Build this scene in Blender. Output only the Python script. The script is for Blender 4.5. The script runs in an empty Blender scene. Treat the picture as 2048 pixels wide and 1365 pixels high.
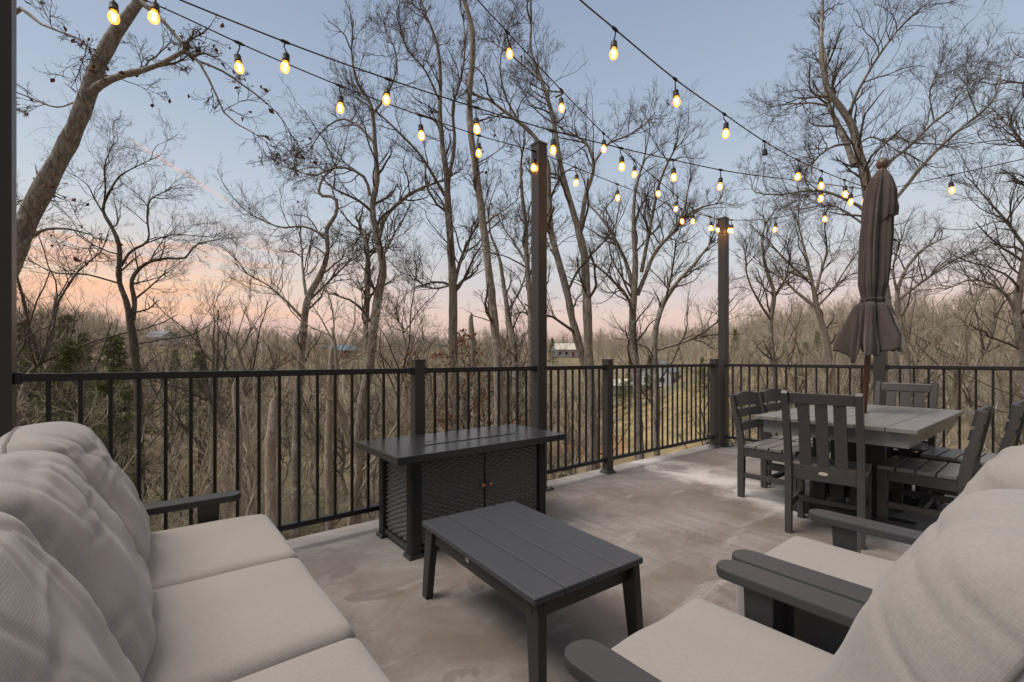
import bpy, bmesh, math, random
import numpy as np
from mathutils import Vector, Matrix

S = bpy.context.scene
COL = S.collection
R_ = math.radians

# ------------------------------------------------------------------ camera
H = 1.14; FPX = 912.0; HY = 717.0; YAW = R_(51.6)
CF = np.array([math.cos(YAW), math.sin(YAW), 0.0])       # forward
CR = np.array([math.sin(YAW), -math.cos(YAW), 0.0])      # right
cd = bpy.data.cameras.new('camera'); cam = bpy.data.objects.new('camera', cd); COL.objects.link(cam)
cam.location = (0, 0, H); cam.rotation_euler = (R_(90), 0, YAW - R_(90))
cd.sensor_width = 36; cd.lens = 36 * FPX / 2048; cd.shift_y = 34.5 / 2048
cd.clip_start = 0.05; cd.clip_end = 3000
S.camera = cam

S.view_settings.view_transform = 'Standard'; S.view_settings.look = 'None'
S.view_settings.gamma = 1; S.view_settings.exposure = 0.16
S.render.engine = 'CYCLES'
S.cycles.max_bounces = 6; S.cycles.transparent_max_bounces = 12

def lin(c):
    o = []
    for v in c[:3]:
        v /= 255.0
        o.append(v / 12.92 if v <= .04045 else ((v + .055) / 1.055) ** 2.4)
    return (*o, 1.0)

def ray(x, y):
    d = CF + CR * ((x - 1024) / FPX) + np.array([0, 0, (HY - y) / FPX]); return d
def PD(x, y, d):                      # point at photo position x,y and depth d metres
    return np.array([0, 0, H]) + ray(x, y) * d
def unit(v):
    v = np.asarray(v, float); return v / np.linalg.norm(v)

class NT:
    def __init__(s, tree): s.t = tree; tree.nodes.clear()
    def n(s, typ, ins=None, **kw):
        nd = s.t.nodes.new(typ)
        for k, v in kw.items(): setattr(nd, k, v)
        for k, v in (ins or {}).items():
            sock = nd.inputs[k]
            if hasattr(v, 'default_value') or hasattr(v, 'is_output'): s.t.links.new(v, sock)
            else: sock.default_value = v
        return nd
    def math(s, op, a, b=None, c=None, clamp=False):
        ins = {0: a}
        if b is not None: ins[1] = b
        if c is not None: ins[2] = c
        return s.n('ShaderNodeMath', ins, operation=op, use_clamp=clamp).outputs[0]
    def ramp(s, fac, stops, interp='LINEAR'):
        nd = s.n('ShaderNodeValToRGB', {0: fac}); cr = nd.color_ramp; cr.interpolation = interp
        while len(cr.elements) < len(stops): cr.elements.new(.5)
        for e, (p, c) in zip(cr.elements, sorted(stops, key=lambda q: q[0])):
            e.position = p; e.color = c if len(c) == 4 else (*c, 1)
        return nd.outputs[0]
    def mix(s, f, a, b, blend='MIX'):
        nd = s.n('ShaderNodeMix', data_type='RGBA', blend_type=blend)
        for i, v in ((0, f), (6, a), (7, b)):
            if hasattr(v, 'is_output'): s.t.links.new(v, nd.inputs[i])
            else: nd.inputs[i].default_value = v
        return nd.outputs[2]
    def noise(s, vec, scale, detail=4, rough=.55, dist=0, out=0):
        return s.n('ShaderNodeTexNoise', {'Vector': vec, 'Scale': scale, 'Detail': detail, 'Roughness': rough, 'Distortion': dist}).outputs[out]
    def mapping(s, vec, scale=(1, 1, 1), rot=(0, 0, 0), loc=(0, 0, 0)):
        return s.n('ShaderNodeMapping', {'Vector': vec, 'Scale': scale, 'Rotation': rot, 'Location': loc}).outputs[0]
    def smooth(s, v, a, b):
        return s.n('ShaderNodeMapRange', {0: v, 1: a, 2: b, 3: 0., 4: 1.}, interpolation_type='SMOOTHSTEP').outputs[0]

# ------------------------------------------------------------------ dusk sky
W = bpy.data.worlds.new('World'); S.world = W; W.use_nodes = True
N = NT(W.node_tree)
tc = N.n('ShaderNodeTexCoord').outputs['Generated']
nv = N.n('ShaderNodeVectorMath', {0: tc}, operation='NORMALIZE').outputs[0]
sep = N.n('ShaderNodeSeparateXYZ', {0: nv}); zz = sep.outputs[2]
cool = N.ramp(zz, [(0, lin((178, 156, 164))), (.045, lin((217, 177, 167))), (.09, lin((228, 194, 181))), (.135, lin((213, 202, 202))), (.20, lin((200, 207, 215))),
                   (.30, lin((177, 194, 213))), (.42, lin((156, 177, 204))), (.62, lin((130, 152, 187))), (.72, lin((162, 168, 186))), (1, lin((200, 190, 180)))])
warm = N.ramp(zz, [(0, lin((196, 164, 164))), (.05, lin((222, 174, 158))), (.10, lin((246, 190, 150))), (.14, lin((246, 206, 170))), (.18, lin((226, 210, 202))),
                   (.25, lin((194, 205, 217))), (.42, lin((158, 179, 206))), (.62, lin((131, 153, 188))), (.72, lin((162, 168, 186))), (1, lin((200, 190, 180)))])
wa = unit((-.143, .99, 0))
hl = N.math('SQRT', N.math('ADD', N.math('POWER', sep.outputs[0], 2.), N.math('ADD', N.math('POWER', sep.outputs[1], 2.), 1e-4)))
dt = N.math('DIVIDE', N.math('ADD', N.math('MULTIPLY', sep.outputs[0], float(wa[0])), N.math('MULTIPLY', sep.outputs[1], float(wa[1]))), hl)
wf = N.math('POWER', N.math('MAXIMUM', dt, 0.), 11.)
sky = N.mix(wf, cool, warm)
# streaky sunset cloud low in the warm quarter
cv = N.mapping(nv, (3, 3, 26), (0, R_(6), 0))
cn = N.noise(cv, 1.6, 5, .55, .3)
cm = N.smooth(cn, .45, .60)
band = N.math('MULTIPLY', N.smooth(zz, .045, .10), N.math('SUBTRACT', 1., N.smooth(zz, .16, .27)))
cf = N.math('MULTIPLY', N.math('MULTIPLY', cm, band), N.math('POWER', N.math('MAXIMUM', dt, 0.), 10.))
sky = N.mix(N.math('MULTIPLY', cf, .8), sky, lin((252, 176, 118)))
cn2 = N.smooth(N.noise(N.mapping(nv, (2, 2, 30), (0, 0, 0), (3, 1, 5)), 1.3, 4, .5, .2), .5, .7)
sky = N.mix(N.math('MULTIPLY', N.math('MULTIPLY', cn2, band), .30), sky, lin((214, 176, 176)))
# contrail: a thin band along a great circle
c0, c1 = unit(ray(262, 280)), unit(ray(470, 412)); cn_ = unit(np.cross(c0, c1)); cmid = unit(c0 + c1)
def dotc(v): return N.n('ShaderNodeVectorMath', {0: nv, 1: tuple(float(q) for q in v)}, operation='DOT_PRODUCT').outputs['Value']
off = N.math('ABSOLUTE', N.math('ADD', dotc(cn_), N.math('MULTIPLY', N.math('SUBTRACT', N.noise(nv, 30., 3), .5), .004)))
ct = N.math('MULTIPLY', N.math('SUBTRACT', 1., N.smooth(off, .0008, .0045)), N.smooth(dotc(cmid), float(np.dot(c0, cmid)) - .002, float(np.dot(c0, cmid)) + .003))
sky = N.mix(N.math('MULTIPLY', ct, .55), sky, lin((236, 190, 176)))
sky = N.n('ShaderNodeHueSaturation', {'Saturation': .76, 'Color': sky}).outputs[0]
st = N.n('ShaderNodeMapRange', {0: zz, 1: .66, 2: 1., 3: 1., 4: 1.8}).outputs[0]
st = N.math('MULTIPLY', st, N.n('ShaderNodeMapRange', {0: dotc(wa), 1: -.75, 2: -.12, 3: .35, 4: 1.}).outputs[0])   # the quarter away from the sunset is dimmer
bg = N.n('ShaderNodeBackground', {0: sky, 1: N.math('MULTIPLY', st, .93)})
nis = N.n('ShaderNodeTexSky', sky_type='NISHITA', sun_disc=False, sun_elevation=R_(1.0), sun_rotation=R_(120))
bg2 = N.n('ShaderNodeBackground', {0: nis.outputs[0], 1: .01})
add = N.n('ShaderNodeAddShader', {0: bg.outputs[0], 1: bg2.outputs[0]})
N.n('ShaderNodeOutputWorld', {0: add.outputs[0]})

sl = bpy.data.lights.new('dusk_glow', 'SUN'); sun = bpy.data.objects.new('dusk_glow', sl); COL.objects.link(sun)
sl.energy = 2.45; sl.angle = R_(32); sl.color = (1.0, .925, .83)
sun.rotation_euler = Vector((.50, -.22, -.95)).to_track_quat('-Z', 'Y').to_euler()

# ------------------------------------------------------------------ materials
def mat(name):
    m = bpy.data.materials.new(name); m.use_nodes = True
    n = NT(m.node_tree); return m, n
def finish(n, color, rough, bump=None, bstr=.3, bdist=.01, spec=.5, **kw):
    ins = {'Base Color': color, 'Roughness': rough, 'Specular IOR Level': spec}
    ins.update(kw)
    b = n.n('ShaderNodeBsdfPrincipled', ins)
    if bump is not None:
        bp = n.n('ShaderNodeBump', {'Height': bump, 'Strength': bstr, 'Distance': bdist})
        n.t.links.new(bp.outputs[0], b.inputs['Normal'])
    n.n('ShaderNodeOutputMaterial', {0: b.outputs[0]})
    return b
def obj_co(n): return n.n('ShaderNodeTexCoord').outputs['Object']

def m_plain(name, c, rough=.45, var=.25, scale=30, bs=.08, bd=.002, stretch=(1, 1, 1), spec=.5, metal=0., rv=.12):
    m, n = mat(name); co = n.mapping(obj_co(n), stretch)
    a = n.noise(co, scale, 5, .6)
    b = n.noise(co, scale * 7, 3, .6)
    col = n.mix(a, (*[v * (1 - var) for v in c], 1), (*[v * (1 + var) for v in c], 1))
    rg = n.math('ADD', rough - rv / 2, n.math('MULTIPLY', n.noise(co, scale * .35, 4, .6), rv))
    finish(n, col, rg, b, bs, bd, spec, Metallic=metal)
    return m

M = {}
M['resin'] = m_plain('charcoal_resin_lumber', (.044, .043, .044), .40, .22, 60, .35, .0012, (1, 1, 1), .5)
M['resin2'] = m_plain('dark_resin_lumber', (.026, .023, .0215), .42, .2, 50, .35, .0012, (1, 1, 1), .5)
M['rail'] = m_plain('dark_bronze_powder_coat', (.012, .0108, .0102), .42, .15, 80, .1, .0008)
M['post'] = m_plain('bronze_aluminium', (.042, .037, .033), .40, .12, 40, .05, .0008)
M['slate'] = m_plain('bluish_slate_resin_boards', (.050, .052, .057), .42, .25, 60, .4, .0012)
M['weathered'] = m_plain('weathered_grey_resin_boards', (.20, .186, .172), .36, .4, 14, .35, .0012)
M['chairgrey'] = m_plain('brownish_grey_resin', (.062, .055, .051), .40, .35, 30, .35, .0012)
M['steel'] = m_plain('black_steel', (.028, .028, .029), .27, .10, 9, .0, .0005, (1, 1, 1), .5, 0., .04)
M['wicker'] = m_plain('black_resin_wicker', (.070, .065, .060), .25, .25, 90, .1, .0008, (1, 1, 1), .8)
M['copper'] = m_plain('copper_knob', (.55, .24, .11), .35, .1, 60, .05, .0005, metal=.8)
M['wire'] = m_plain('black_rubber_cable', (.014, .013, .013), .55, .2, 60, .1, .0005)
M['wood'] = m_plain('stained_wood_pole', (.085, .036, .020), .4, .3, 20, .15, .001, (1, 1, .15))
M['knobwood'] = m_plain('turned_wood_finial', (.12, .075, .055), .42, .25, 30, .1, .001)
M['badge'] = m_plain('cream_badge', (.52, .47, .36), .35, .08, 80, .05, .0004)
M['granite'] = m_plain('speckled_grey_base', (.13, .13, .135), .45, .6, 120, .3, .002)
M['white'] = m_plain('white_siding', (.46, .46, .46), .6, .08, 2, .05, .002)
M['redwall'] = m_plain('red_barn_boards', (.23, .06, .04), .7, .2, 2, .1, .002)
M['roofpale'] = m_plain('pale_metal_roof', (.62, .58, .48), .5, .1, 2, .05, .002)
M['roofteal'] = m_plain('teal_metal_roof', (.10, .19, .23), .5, .1, 2, .05, .002)
M['roofgrey'] = m_plain('grey_shingle_roof', (.20, .21, .24), .7, .2, 2, .1, .002)
M['pane'] = m_plain('dark_window_glass', (.03, .035, .045), .1, .1, 2, .0, .001)

def m_fabric(name, c):
    m, n = mat(name); co = obj_co(n)
    big = n.noise(co, 5, 3, .5); mid = n.noise(co, 160, 3, .65)
    col = n.mix(big, (*[v * .93 for v in c], 1), (*[v * 1.06 for v in c], 1))
    col = n.mix(n.math('MULTIPLY', n.smooth(mid, .35, .75), .35), col, (*[v * .72 for v in c], 1))
    wv = []
    for rot in ((0, 0, 0), (0, 0, R_(90)), (R_(90), R_(0), R_(90))):
        wt = n.n('ShaderNodeTexWave', {'Vector': n.mapping(co, (1, 1, 1), rot), 'Scale': 66., 'Distortion': 1.1, 'Detail': 2., 'Detail Scale': 1.5}, wave_type='BANDS', bands_direction='X')
        wv.append(wt.outputs['Fac'])
    h = n.math('ADD', n.math('ADD', wv[0], wv[1]), n.math('ADD', wv[2], n.math('MULTIPLY', mid, 1.2)))
    finish(n, col, .93, h, .10, .0012, .2, **{'Sheen Weight': .25, 'Sheen Roughness': .5})
    return m
M['fabric'] = m_fabric('oatmeal_woven_fabric', (.312, .288, .265))
M['piping'] = m_fabric('oatmeal_piping', (.17, .155, .142))

def m_canvas():
    m, n = mat('taupe_umbrella_canvas'); co = obj_co(n)
    a = n.noise(co, 6, 4); b = n.noise(co, 240, 2)
    col = n.mix(a, (.052, .041, .036, 1), (.090, .071, .062, 1))
    finish(n, col, .85, b, .15, .001, .25, **{'Sheen Weight': .2})
    return m
M['canvas'] = m_canvas()

def m_concrete():
    m, n = mat('stained_broom_finished_concrete'); co = obj_co(n)
    big = n.noise(co, .85, 6, .62, .7); mid = n.noise(co, 2.3, 6, .65, .8); fine = n.noise(co, 40, 5, .7)
    streak = n.noise(n.mapping(co, (18, .8, 1), (0, 0, R_(8))), 1.2, 6, .62, .5)
    streak2 = n.noise(n.mapping(co, (1.1, 5, 1), (0, 0, R_(-12))), .9, 5, .6, .7)
    sx_ = n.n('ShaderNodeSeparateXYZ', {0: co}).outputs[0]
    base = n.mix(n.smooth(n.math('ADD', n.math('MULTIPLY', big, .6), n.math('MULTIPLY', mid, .4)),   .38, .62), (.172, .145, .125, 1), (.305, .288, .268, 1))
    base = n.mix(n.math('MULTIPLY', n.smooth(streak, .38, .74), n.math('MULTIPLY', n.smooth(sx_, 1.0, 2.4), .68)), base, (.175, .134, .110, 1))
    base = n.mix(n.math('MULTIPLY', n.smooth(streak2, .54, .72), .50), base, (.53, .50, .47, 1))
    base = n.mix(n.math('MULTIPLY', n.smooth(mid, .54, .74), .6), base, (.165, .138, .120, 1))
    # pale efflorescence band near the far rail, and along the slab edge
    sp = n.n('ShaderNodeSeparateXYZ', {0: co})
    wob = n.math('MULTIPLY', n.math('SUBTRACT', n.noise(co, 1.7, 4), .5), .9)
    u = n.math('ADD', n.math('ADD', n.math('MULTIPLY', sp.outputs[0], .93), n.math('MULTIPLY', sp.outputs[1], -.15)), wob)
    bnd = n.math('MULTIPLY', n.smooth(u, 3.05, 3.45), n.math('SUBTRACT', 1., n.smooth(u, 3.5, 4.0)))
    base = n.mix(n.math('MULTIPLY', n.math('MULTIPLY', bnd, n.smooth(mid, .33, .6)), .9), base, (.64, .61, .58, 1))
    edge = n.math('MULTIPLY', n.smooth(n.math('ADD', sp.outputs[1], n.math('MULTIPLY', wob, .12)), 2.86, 3.0), n.smooth(fine, .3, .6))
    base = n.mix(n.math('MULTIPLY', edge, .18), base, (.46, .44, .42, 1))
    # leaf shaped water stains
    vo = n.n('ShaderNodeTexVoronoi', {'Vector': n.mapping(n.n('ShaderNodeVectorMath', {0: co, 1: n.noise(co, 5, 3, .5, 0, 1)}, operation='ADD').outputs[0], (1, 1.7, 1), (0, 0, .6)), 'Scale': 1.3}, feature='F1').outputs['Distance']
    base = n.mix(n.math('MULTIPLY', n.math('SUBTRACT', 1., n.smooth(vo, .09, .14)), .55), base, (.15, .125, .115, 1))
    sm = n.n('ShaderNodeTexVoronoi', {'Vector': co, 'Scale': 9.}, feature='F1').outputs['Distance']
    base = n.mix(n.math('MULTIPLY', n.math('SUBTRACT', 1., n.smooth(sm, .03, .06)), .6), base, (.10, .085, .08, 1))
    base = n.mix(n.math('MULTIPLY', n.smooth(fine, .45, .75), .45), base, (.15, .13, .12, 1))
    wp = n.n('ShaderNodeVectorMath', {0: co, 1: n.mapping(n.noise(co, 7, 4, .6, 0, 1), (.05, .05, 0), (0, 0, 0), (-.025, -.025, 0))}, operation='ADD').outputs[0]
    ws = n.n('ShaderNodeSeparateXYZ', {0: wp})
    for cx, cy, ax_, ay_, an in ((.80, 2.46, .085, .040, .4), (.845, 2.13, .15, .05, -.5), (1.30, 1.93, .10, .045, .9), (2.15, 1.62, .09, .03, .2), (2.75, .95, .12, .035, -.9)):
        dx = n.math('SUBTRACT', ws.outputs[0], cx); dy = n.math('SUBTRACT', ws.outputs[1], cy); c_, s_ = math.cos(an), math.sin(an)
        u1 = n.math('MULTIPLY', n.math('ADD', n.math('MULTIPLY', dx, c_), n.math('MULTIPLY', dy, s_)), 1 / ax_); v1 = n.math('MULTIPLY', n.math('SUBTRACT', n.math('MULTIPLY', dy, c_), n.math('MULTIPLY', dx, s_)), 1 / ay_)
        q = n.math('ADD', n.math('MULTIPLY', u1, u1), n.math('MULTIPLY', v1, v1))
        base = n.mix(n.math('MULTIPLY', n.math('SUBTRACT', 1., n.smooth(q, .85, 1.1)), n.math('ADD', .35, n.math('MULTIPLY', fine, .45))), base, (.135, .112, .10, 1))
    ck = n.n('ShaderNodeTexVoronoi', {'Vector': n.mapping(n.n('ShaderNodeVectorMath', {0: co, 1: n.noise(co, 1.5, 6, .65, 0, 1)}, operation='ADD').outputs[0], (.35, .5, 1)), 'Scale': 1.}, feature='DISTANCE_TO_EDGE').outputs['Distance']
    crk = n.math('MULTIPLY', n.math('SUBTRACT', 1., n.smooth(ck, .0006, .002)), .5)
    base = n.mix(crk, base, (.09, .078, .07, 1))
    grit = n.n('ShaderNodeTexVoronoi', {'Vector': co, 'Scale': 26.}, feature='F1').outputs['Distance']
    base = n.mix(n.math('MULTIPLY', n.math('SUBTRACT', 1., n.smooth(grit, .05, .09)), n.math('MULTIPLY', n.smooth(mid, .5, .62), .55)), base, (.10, .085, .075, 1))
    hgt = n.math('ADD', n.math('MULTIPLY', fine, .7), n.math('MULTIPLY', streak, .8))
    rg = n.math('ADD', .36, n.math('MULTIPLY', mid, .4))
    finish(n, base, rg, hgt, .22, .004, .45)
    return m
M['concrete'] = m_concrete()

def m_bark(name, a, b, c):
    m, n = mat(name); g = n.n('ShaderNodeNewGeometry').outputs['Position']
    st = n.noise(n.mapping(g, (24, 24, 4.5)), 1., 5, .7, .9); bl = n.noise(g, 1.6, 4, .6); li = n.noise(g, 9, 4, .6)
    col = n.mix(n.smooth(st, .35, .65), (*a, 1), (*b, 1))
    col = n.mix(n.math('MULTIPLY', n.smooth(bl, .5, .66), n.smooth(li, .42, .6)), col, (*c, 1))
    finish(n, col, .9, st, .9, .03, .2)
    return m
M['bark'] = m_bark('grey_furrowed_bark', (.13, .108, .088), (.41, .355, .295), (.50, .475, .43))
M['barkg'] = m_bark('pale_grey_tan_bark', (.15, .132, .115), (.40, .368, .33), (.54, .525, .50))
M['barkd'] = m_bark('dark_mossy_bark', (.065, .052, .041), (.17, .14, .112), (.22, .20, .165))
M['barkp'] = m_bark('pale_bleached_bark', (.26, .20, .155), (.45, .385, .32), (.50, .46, .41))
def m_twig(name, a, b):
    m, n = mat(name); g = n.n('ShaderNodeNewGeometry').outputs['Position']
    col = n.mix(n.noise(g, .8, 3), (*a, 1), (*b, 1)); finish(n, col, .85, None, spec=.2); return m
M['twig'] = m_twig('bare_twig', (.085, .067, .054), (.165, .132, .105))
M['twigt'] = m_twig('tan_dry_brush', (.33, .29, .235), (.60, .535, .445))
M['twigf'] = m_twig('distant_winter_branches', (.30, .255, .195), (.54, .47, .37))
def m_leaf(name, a, b):
    m, n = mat(name); g = n.n('ShaderNodeNewGeometry').outputs['Position']
    col = n.mix(n.noise(g, 7, 3), (*a, 1), (*b, 1)); finish(n, col, .75, None, spec=.25); return m
M['leaf'] = m_leaf('dead_oak_leaf', (.09, .035, .02), (.19, .085, .045))
M['rust'] = m_leaf('rust_beech_leaf', (.20, .065, .030), (.36, .15, .07))
M['needle'] = m_leaf('pine_needles', (.075, .09, .035), (.24, .245, .09))
M['holly'] = m_leaf('evergreen_shrub_leaf', (.03, .045, .014), (.10, .115, .035))

def m_ground():
    m, n = mat('leaf_litter_and_grass'); co = obj_co(n)
    a = n.noise(co, .12, 5, .6); b = n.noise(co, 1.4, 5, .7); c = n.noise(co, 9, 4, .7)
    col = n.mix(b, (.175, .128, .085, 1), (.37, .285, .20, 1))
    col = n.mix(n.math('MULTIPLY', n.smooth(a, .46, .58), .7), col, (.15, .150, .07, 1))
    col = n.mix(n.math('MULTIPLY', n.smooth(c, .5, .8), .4), col, (.30, .235, .17, 1))
    sp = n.n('ShaderNodeSeparateXYZ', {0: co})
    def field(x, y, rad, cc, cin):
        dx = n.math('SUBTRACT', sp.outputs[0], x); dy = n.math('SUBTRACT', sp.outputs[1], y)
        d = n.math('SQRT', n.math('ADD', n.math('POWER', dx, 2.), n.math('POWER', dy, 2.)))
        d = n.math('ADD', d, n.math('MULTIPLY', n.math('SUBTRACT', n.noise(co, .06, 4), .5), rad * 1.2))
        return n.mix(n.math('SUBTRACT', 1., n.smooth(d, rad * .7, rad)), cin, n.mix(n.smooth(n.noise(co, .35, 6, .7), .35, .65), (cc[0] * .55, cc[1] * .6, cc[2] * .62, 1), (*[v * 1.2 for v in cc], 1)))
    for px, r, rad, cc in ((1310, 78, 28, (.37, .275, .14)), (345, 172, 17, (.33, .29, .13)), (1130, 66, 11, (.36, .20, .10)), (520, 34, 12, (.15, .15, .06)), (960, 30, 8, (.16, .16, .075))):
        p = ray(px, HY); p = p / np.linalg.norm(p) * r
        col = field(float(p[0]), float(p[1]), float(rad), cc, col)
    finish(n, col, .95, n.math('ADD', b, c), .8, .12, .15)
    return m
M['ground'] = m_ground()

def m_bulb():
    m, n = mat('amber_bulb_glass')
    lw = n.n('ShaderNodeLayerWeight', {0: .35}).outputs['Facing']
    tr = n.n('ShaderNodeBsdfTransparent', {0: (1, .80, .50, 1)})
    gl = n.n('ShaderNodeBsdfGlossy', {0: (1, .85, .6, 1), 'Roughness': .08})
    em = n.n('ShaderNodeEmission', {0: (1, .34, .045, 1), 1: .95})
    a = n.n('ShaderNodeMixShader', {0: n.math('MULTIPLY', lw, .35), 1: tr.outputs[0], 2: gl.outputs[0]})
    b = n.n('ShaderNodeAddShader', {0: a.outputs[0], 1: em.outputs[0]})
    n.n('ShaderNodeOutputMaterial', {0: b.outputs[0]}); return m
M['bulb'] = m_bulb()
def m_fil():
    m, n = mat('glowing_filament')
    em = n.n('ShaderNodeEmission', {0: (1, .50, .14, 1), 1: 120.}); n.n('ShaderNodeOutputMaterial', {0: em.outputs[0]}); return m
M['fil'] = m_fil()

# ------------------------------------------------------------------ object helpers
def link(name, me, m, parent=None, loc=None):
    o = bpy.data.objects.new(name, me); COL.objects.link(o)
    if m is not None and not me.materials: me.materials.append(M[m] if isinstance(m, str) else m)
    if parent is not None: o.parent = parent
    if loc is not None: o.location = loc
    return o
def tag(o, label, cat, group=None, kind=None):
    if label: o['label'] = label
    if cat: o['category'] = cat
    if group: o['group'] = group
    if kind: o['kind'] = kind
    return o
def thing(name, label, cat, loc=(0, 0, 0), rz=0, group=None):
    o = bpy.data.objects.new(name, None); COL.objects.link(o); o.location = loc; o.rotation_euler = (0, 0, rz)
    o.empty_display_size = .1
    return tag(o, label, cat, group)
def dup(root, loc=None, rz=None, label=None, group=None):
    def cp(o, par):
        c = o.copy(); COL.objects.link(c)
        if par is not None: c.parent = par
        for ch in o.children: cp(ch, c)
        return c
    r = cp(root, None)
    if loc is not None: r.location = loc
    if rz is not None: r.rotation_euler = (0, 0, rz)
    if label: r['label'] = label
    if group: r['group'] = group
    return r

class MB:
    """collects bevelled solids into one mesh"""
    def __init__(s): s.bm = bmesh.new()
    def _bev(s, vs, b, seg=2):
        if b > 0:
            es = list({e for v in vs for e in v.link_edges})
            bmesh.ops.bevel(s.bm, geom=es, offset=b, segments=seg, profile=.6, affect='EDGES', clamp_overlap=True)
    def hexa(s, p, b=.004, seg=2):     # p: 4 bottom + 4 top, both counter-clockwise
        vs = [s.bm.verts.new(q) for q in p]
        for f in ((3, 2, 1, 0), (4, 5, 6, 7), (0, 1, 5, 4), (1, 2, 6, 5), (2, 3, 7, 6), (3, 0, 4, 7)):
            s.bm.faces.new([vs[i] for i in f])
        s._bev(vs, b, seg); return s
    def box(s, x0, x1, y0, y1, z0, z1, b=.004, seg=2):
        return s.hexa([(x0, y0, z0), (x1, y0, z0), (x1, y1, z0), (x0, y1, z0), (x0, y0, z1), (x1, y0, z1), (x1, y1, z1), (x0, y1, z1)], b, seg)
    def bar(s, a, c, wx, wy, b=.004, wx2=None, wy2=None):   # upright-ish bar from a to c
        wx2 = wx if wx2 is None else wx2; wy2 = wy if wy2 is None else wy2
        q = lambda p, u, v: [(p[0] - u / 2, p[1] - v / 2, p[2]), (p[0] + u / 2, p[1] - v / 2, p[2]), (p[0] + u / 2, p[1] + v / 2, p[2]), (p[0] - u / 2, p[1] + v / 2, p[2])]
        return s.hexa(q(a, wx, wy) + q(c, wx2, wy2), b)
    def prism(s, poly, ext, b=.004, seg=2):  # poly: 3d points, ext: extrusion vector
        a = [s.bm.verts.new(p) for p in poly]; c = [s.bm.verts.new(Vector(p) + Vector(ext)) for p in poly]
        nn = len(poly); f1 = s.bm.faces.new(a[::-1]); f2 = s.bm.faces.new(c)
        for i in range(nn): s.bm.faces.new((a[i], a[(i + 1) % nn], c[(i + 1) % nn], c[i]))
        if b > 0:
            es = list(f1.edges) + list(f2.edges)
            bmesh.ops.bevel(s.bm, geom=es, offset=b, segments=seg, profile=.6, affect='EDGES', clamp_overlap=True)
        return s
    def lathe(s, prof, seg=20, center=(0, 0), cap=True):
        rings = []
        for r, z in prof:
            rings.append([s.bm.verts.new((center[0] + r * math.cos(2 * math.pi * k / seg), center[1] + r * math.sin(2 * math.pi * k / seg), z)) for k in range(seg)])
        for i in range(len(rings) - 1):
            for k in range(seg): s.bm.faces.new((rings[i][k], rings[i][(k + 1) % seg], rings[i + 1][(k + 1) % seg], rings[i + 1][k]))
        if cap: s.bm.faces.new(rings[0][::-1]); s.bm.faces.new(rings[-1])
        return s
    def mesh(s, name, smooth=False):
        bmesh.ops.recalc_face_normals(s.bm, faces=s.bm.faces[:])
        me = bpy.data.meshes.new(name); s.bm.to_mesh(me); s.bm.free()
        if smooth: me.shade_smooth()
        return me
    def build(s, name, m, parent=None, smooth=False, loc=None):
        return link(name, s.mesh(name, smooth), m, parent, loc)

def fast_mesh(name, V, Q=None, T=None, smooth=True):
    me = bpy.data.meshes.new(name); V = np.ascontiguousarray(V, np.float32)
    me.vertices.add(len(V)); me.vertices.foreach_set('co', V.ravel())
    Q = np.zeros((0, 4), np.int32) if Q is None else np.asarray(Q, np.int32)
    T = np.zeros((0, 3), np.int32) if T is None else np.asarray(T, np.int32)
    me.loops.add(Q.size + T.size); me.loops.foreach_set('vertex_index', np.concatenate([Q.ravel(), T.ravel()]))
    nf = len(Q) + len(T); me.polygons.add(nf)
    ls = np.concatenate([np.arange(len(Q)) * 4, Q.size + np.arange(len(T)) * 3]).astype(np.int32)
    me.polygons.foreach_set('loop_start', ls)
    if smooth: me.polygons.foreach_set('use_smooth', np.ones(nf, bool))
    me.update(calc_edges=True); return me

def nrm(a): return a / np.maximum(np.linalg.norm(a, axis=-1, keepdims=True), 1e-9)
def tubes(sets):
    """sets: [(P[N,m,3], R[N,m], sides)] -> verts, quads"""
    VV, QQ, o = [], [], 0
    for P, Rr, k in sets:
        Nn, m, _ = P.shape
        if Nn == 0: continue
        tg = np.empty_like(P); tg[:, 1:-1] = P[:, 2:] - P[:, :-2]; tg[:, 0] = P[:, 1] - P[:, 0]; tg[:, -1] = P[:, -1] - P[:, -2]
        tg = nrm(tg); dv = np.abs(nrm(P[:, -1] - P[:, 0])); ref = np.zeros((Nn, 3)); ref[np.arange(Nn), np.argmin(dv, 1)] = 1
        a = nrm(np.cross(tg, ref[:, None, :])); b = np.cross(tg, a)
        th = np.arange(k) * 2 * math.pi / k
        V = P[:, :, None, :] + Rr[:, :, None, None] * (a[:, :, None, :] * np.cos(th)[None, None, :, None] + b[:, :, None, :] * np.sin(th)[None, None, :, None])
        VV.append(V.reshape(-1, 3))
        i = (np.arange(Nn)[:, None, None] * m + np.arange(m - 1)[None, :, None]) * k; j = np.arange(k)[None, None, :]; j2 = (j + 1) % k
        q = np.stack([i + j, i + j2, i + k + j2, i + k + j], -1).reshape(-1, 4) + o
        QQ.append(q); o += Nn * m * k
    return np.concatenate(VV), np.concatenate(QQ)

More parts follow.
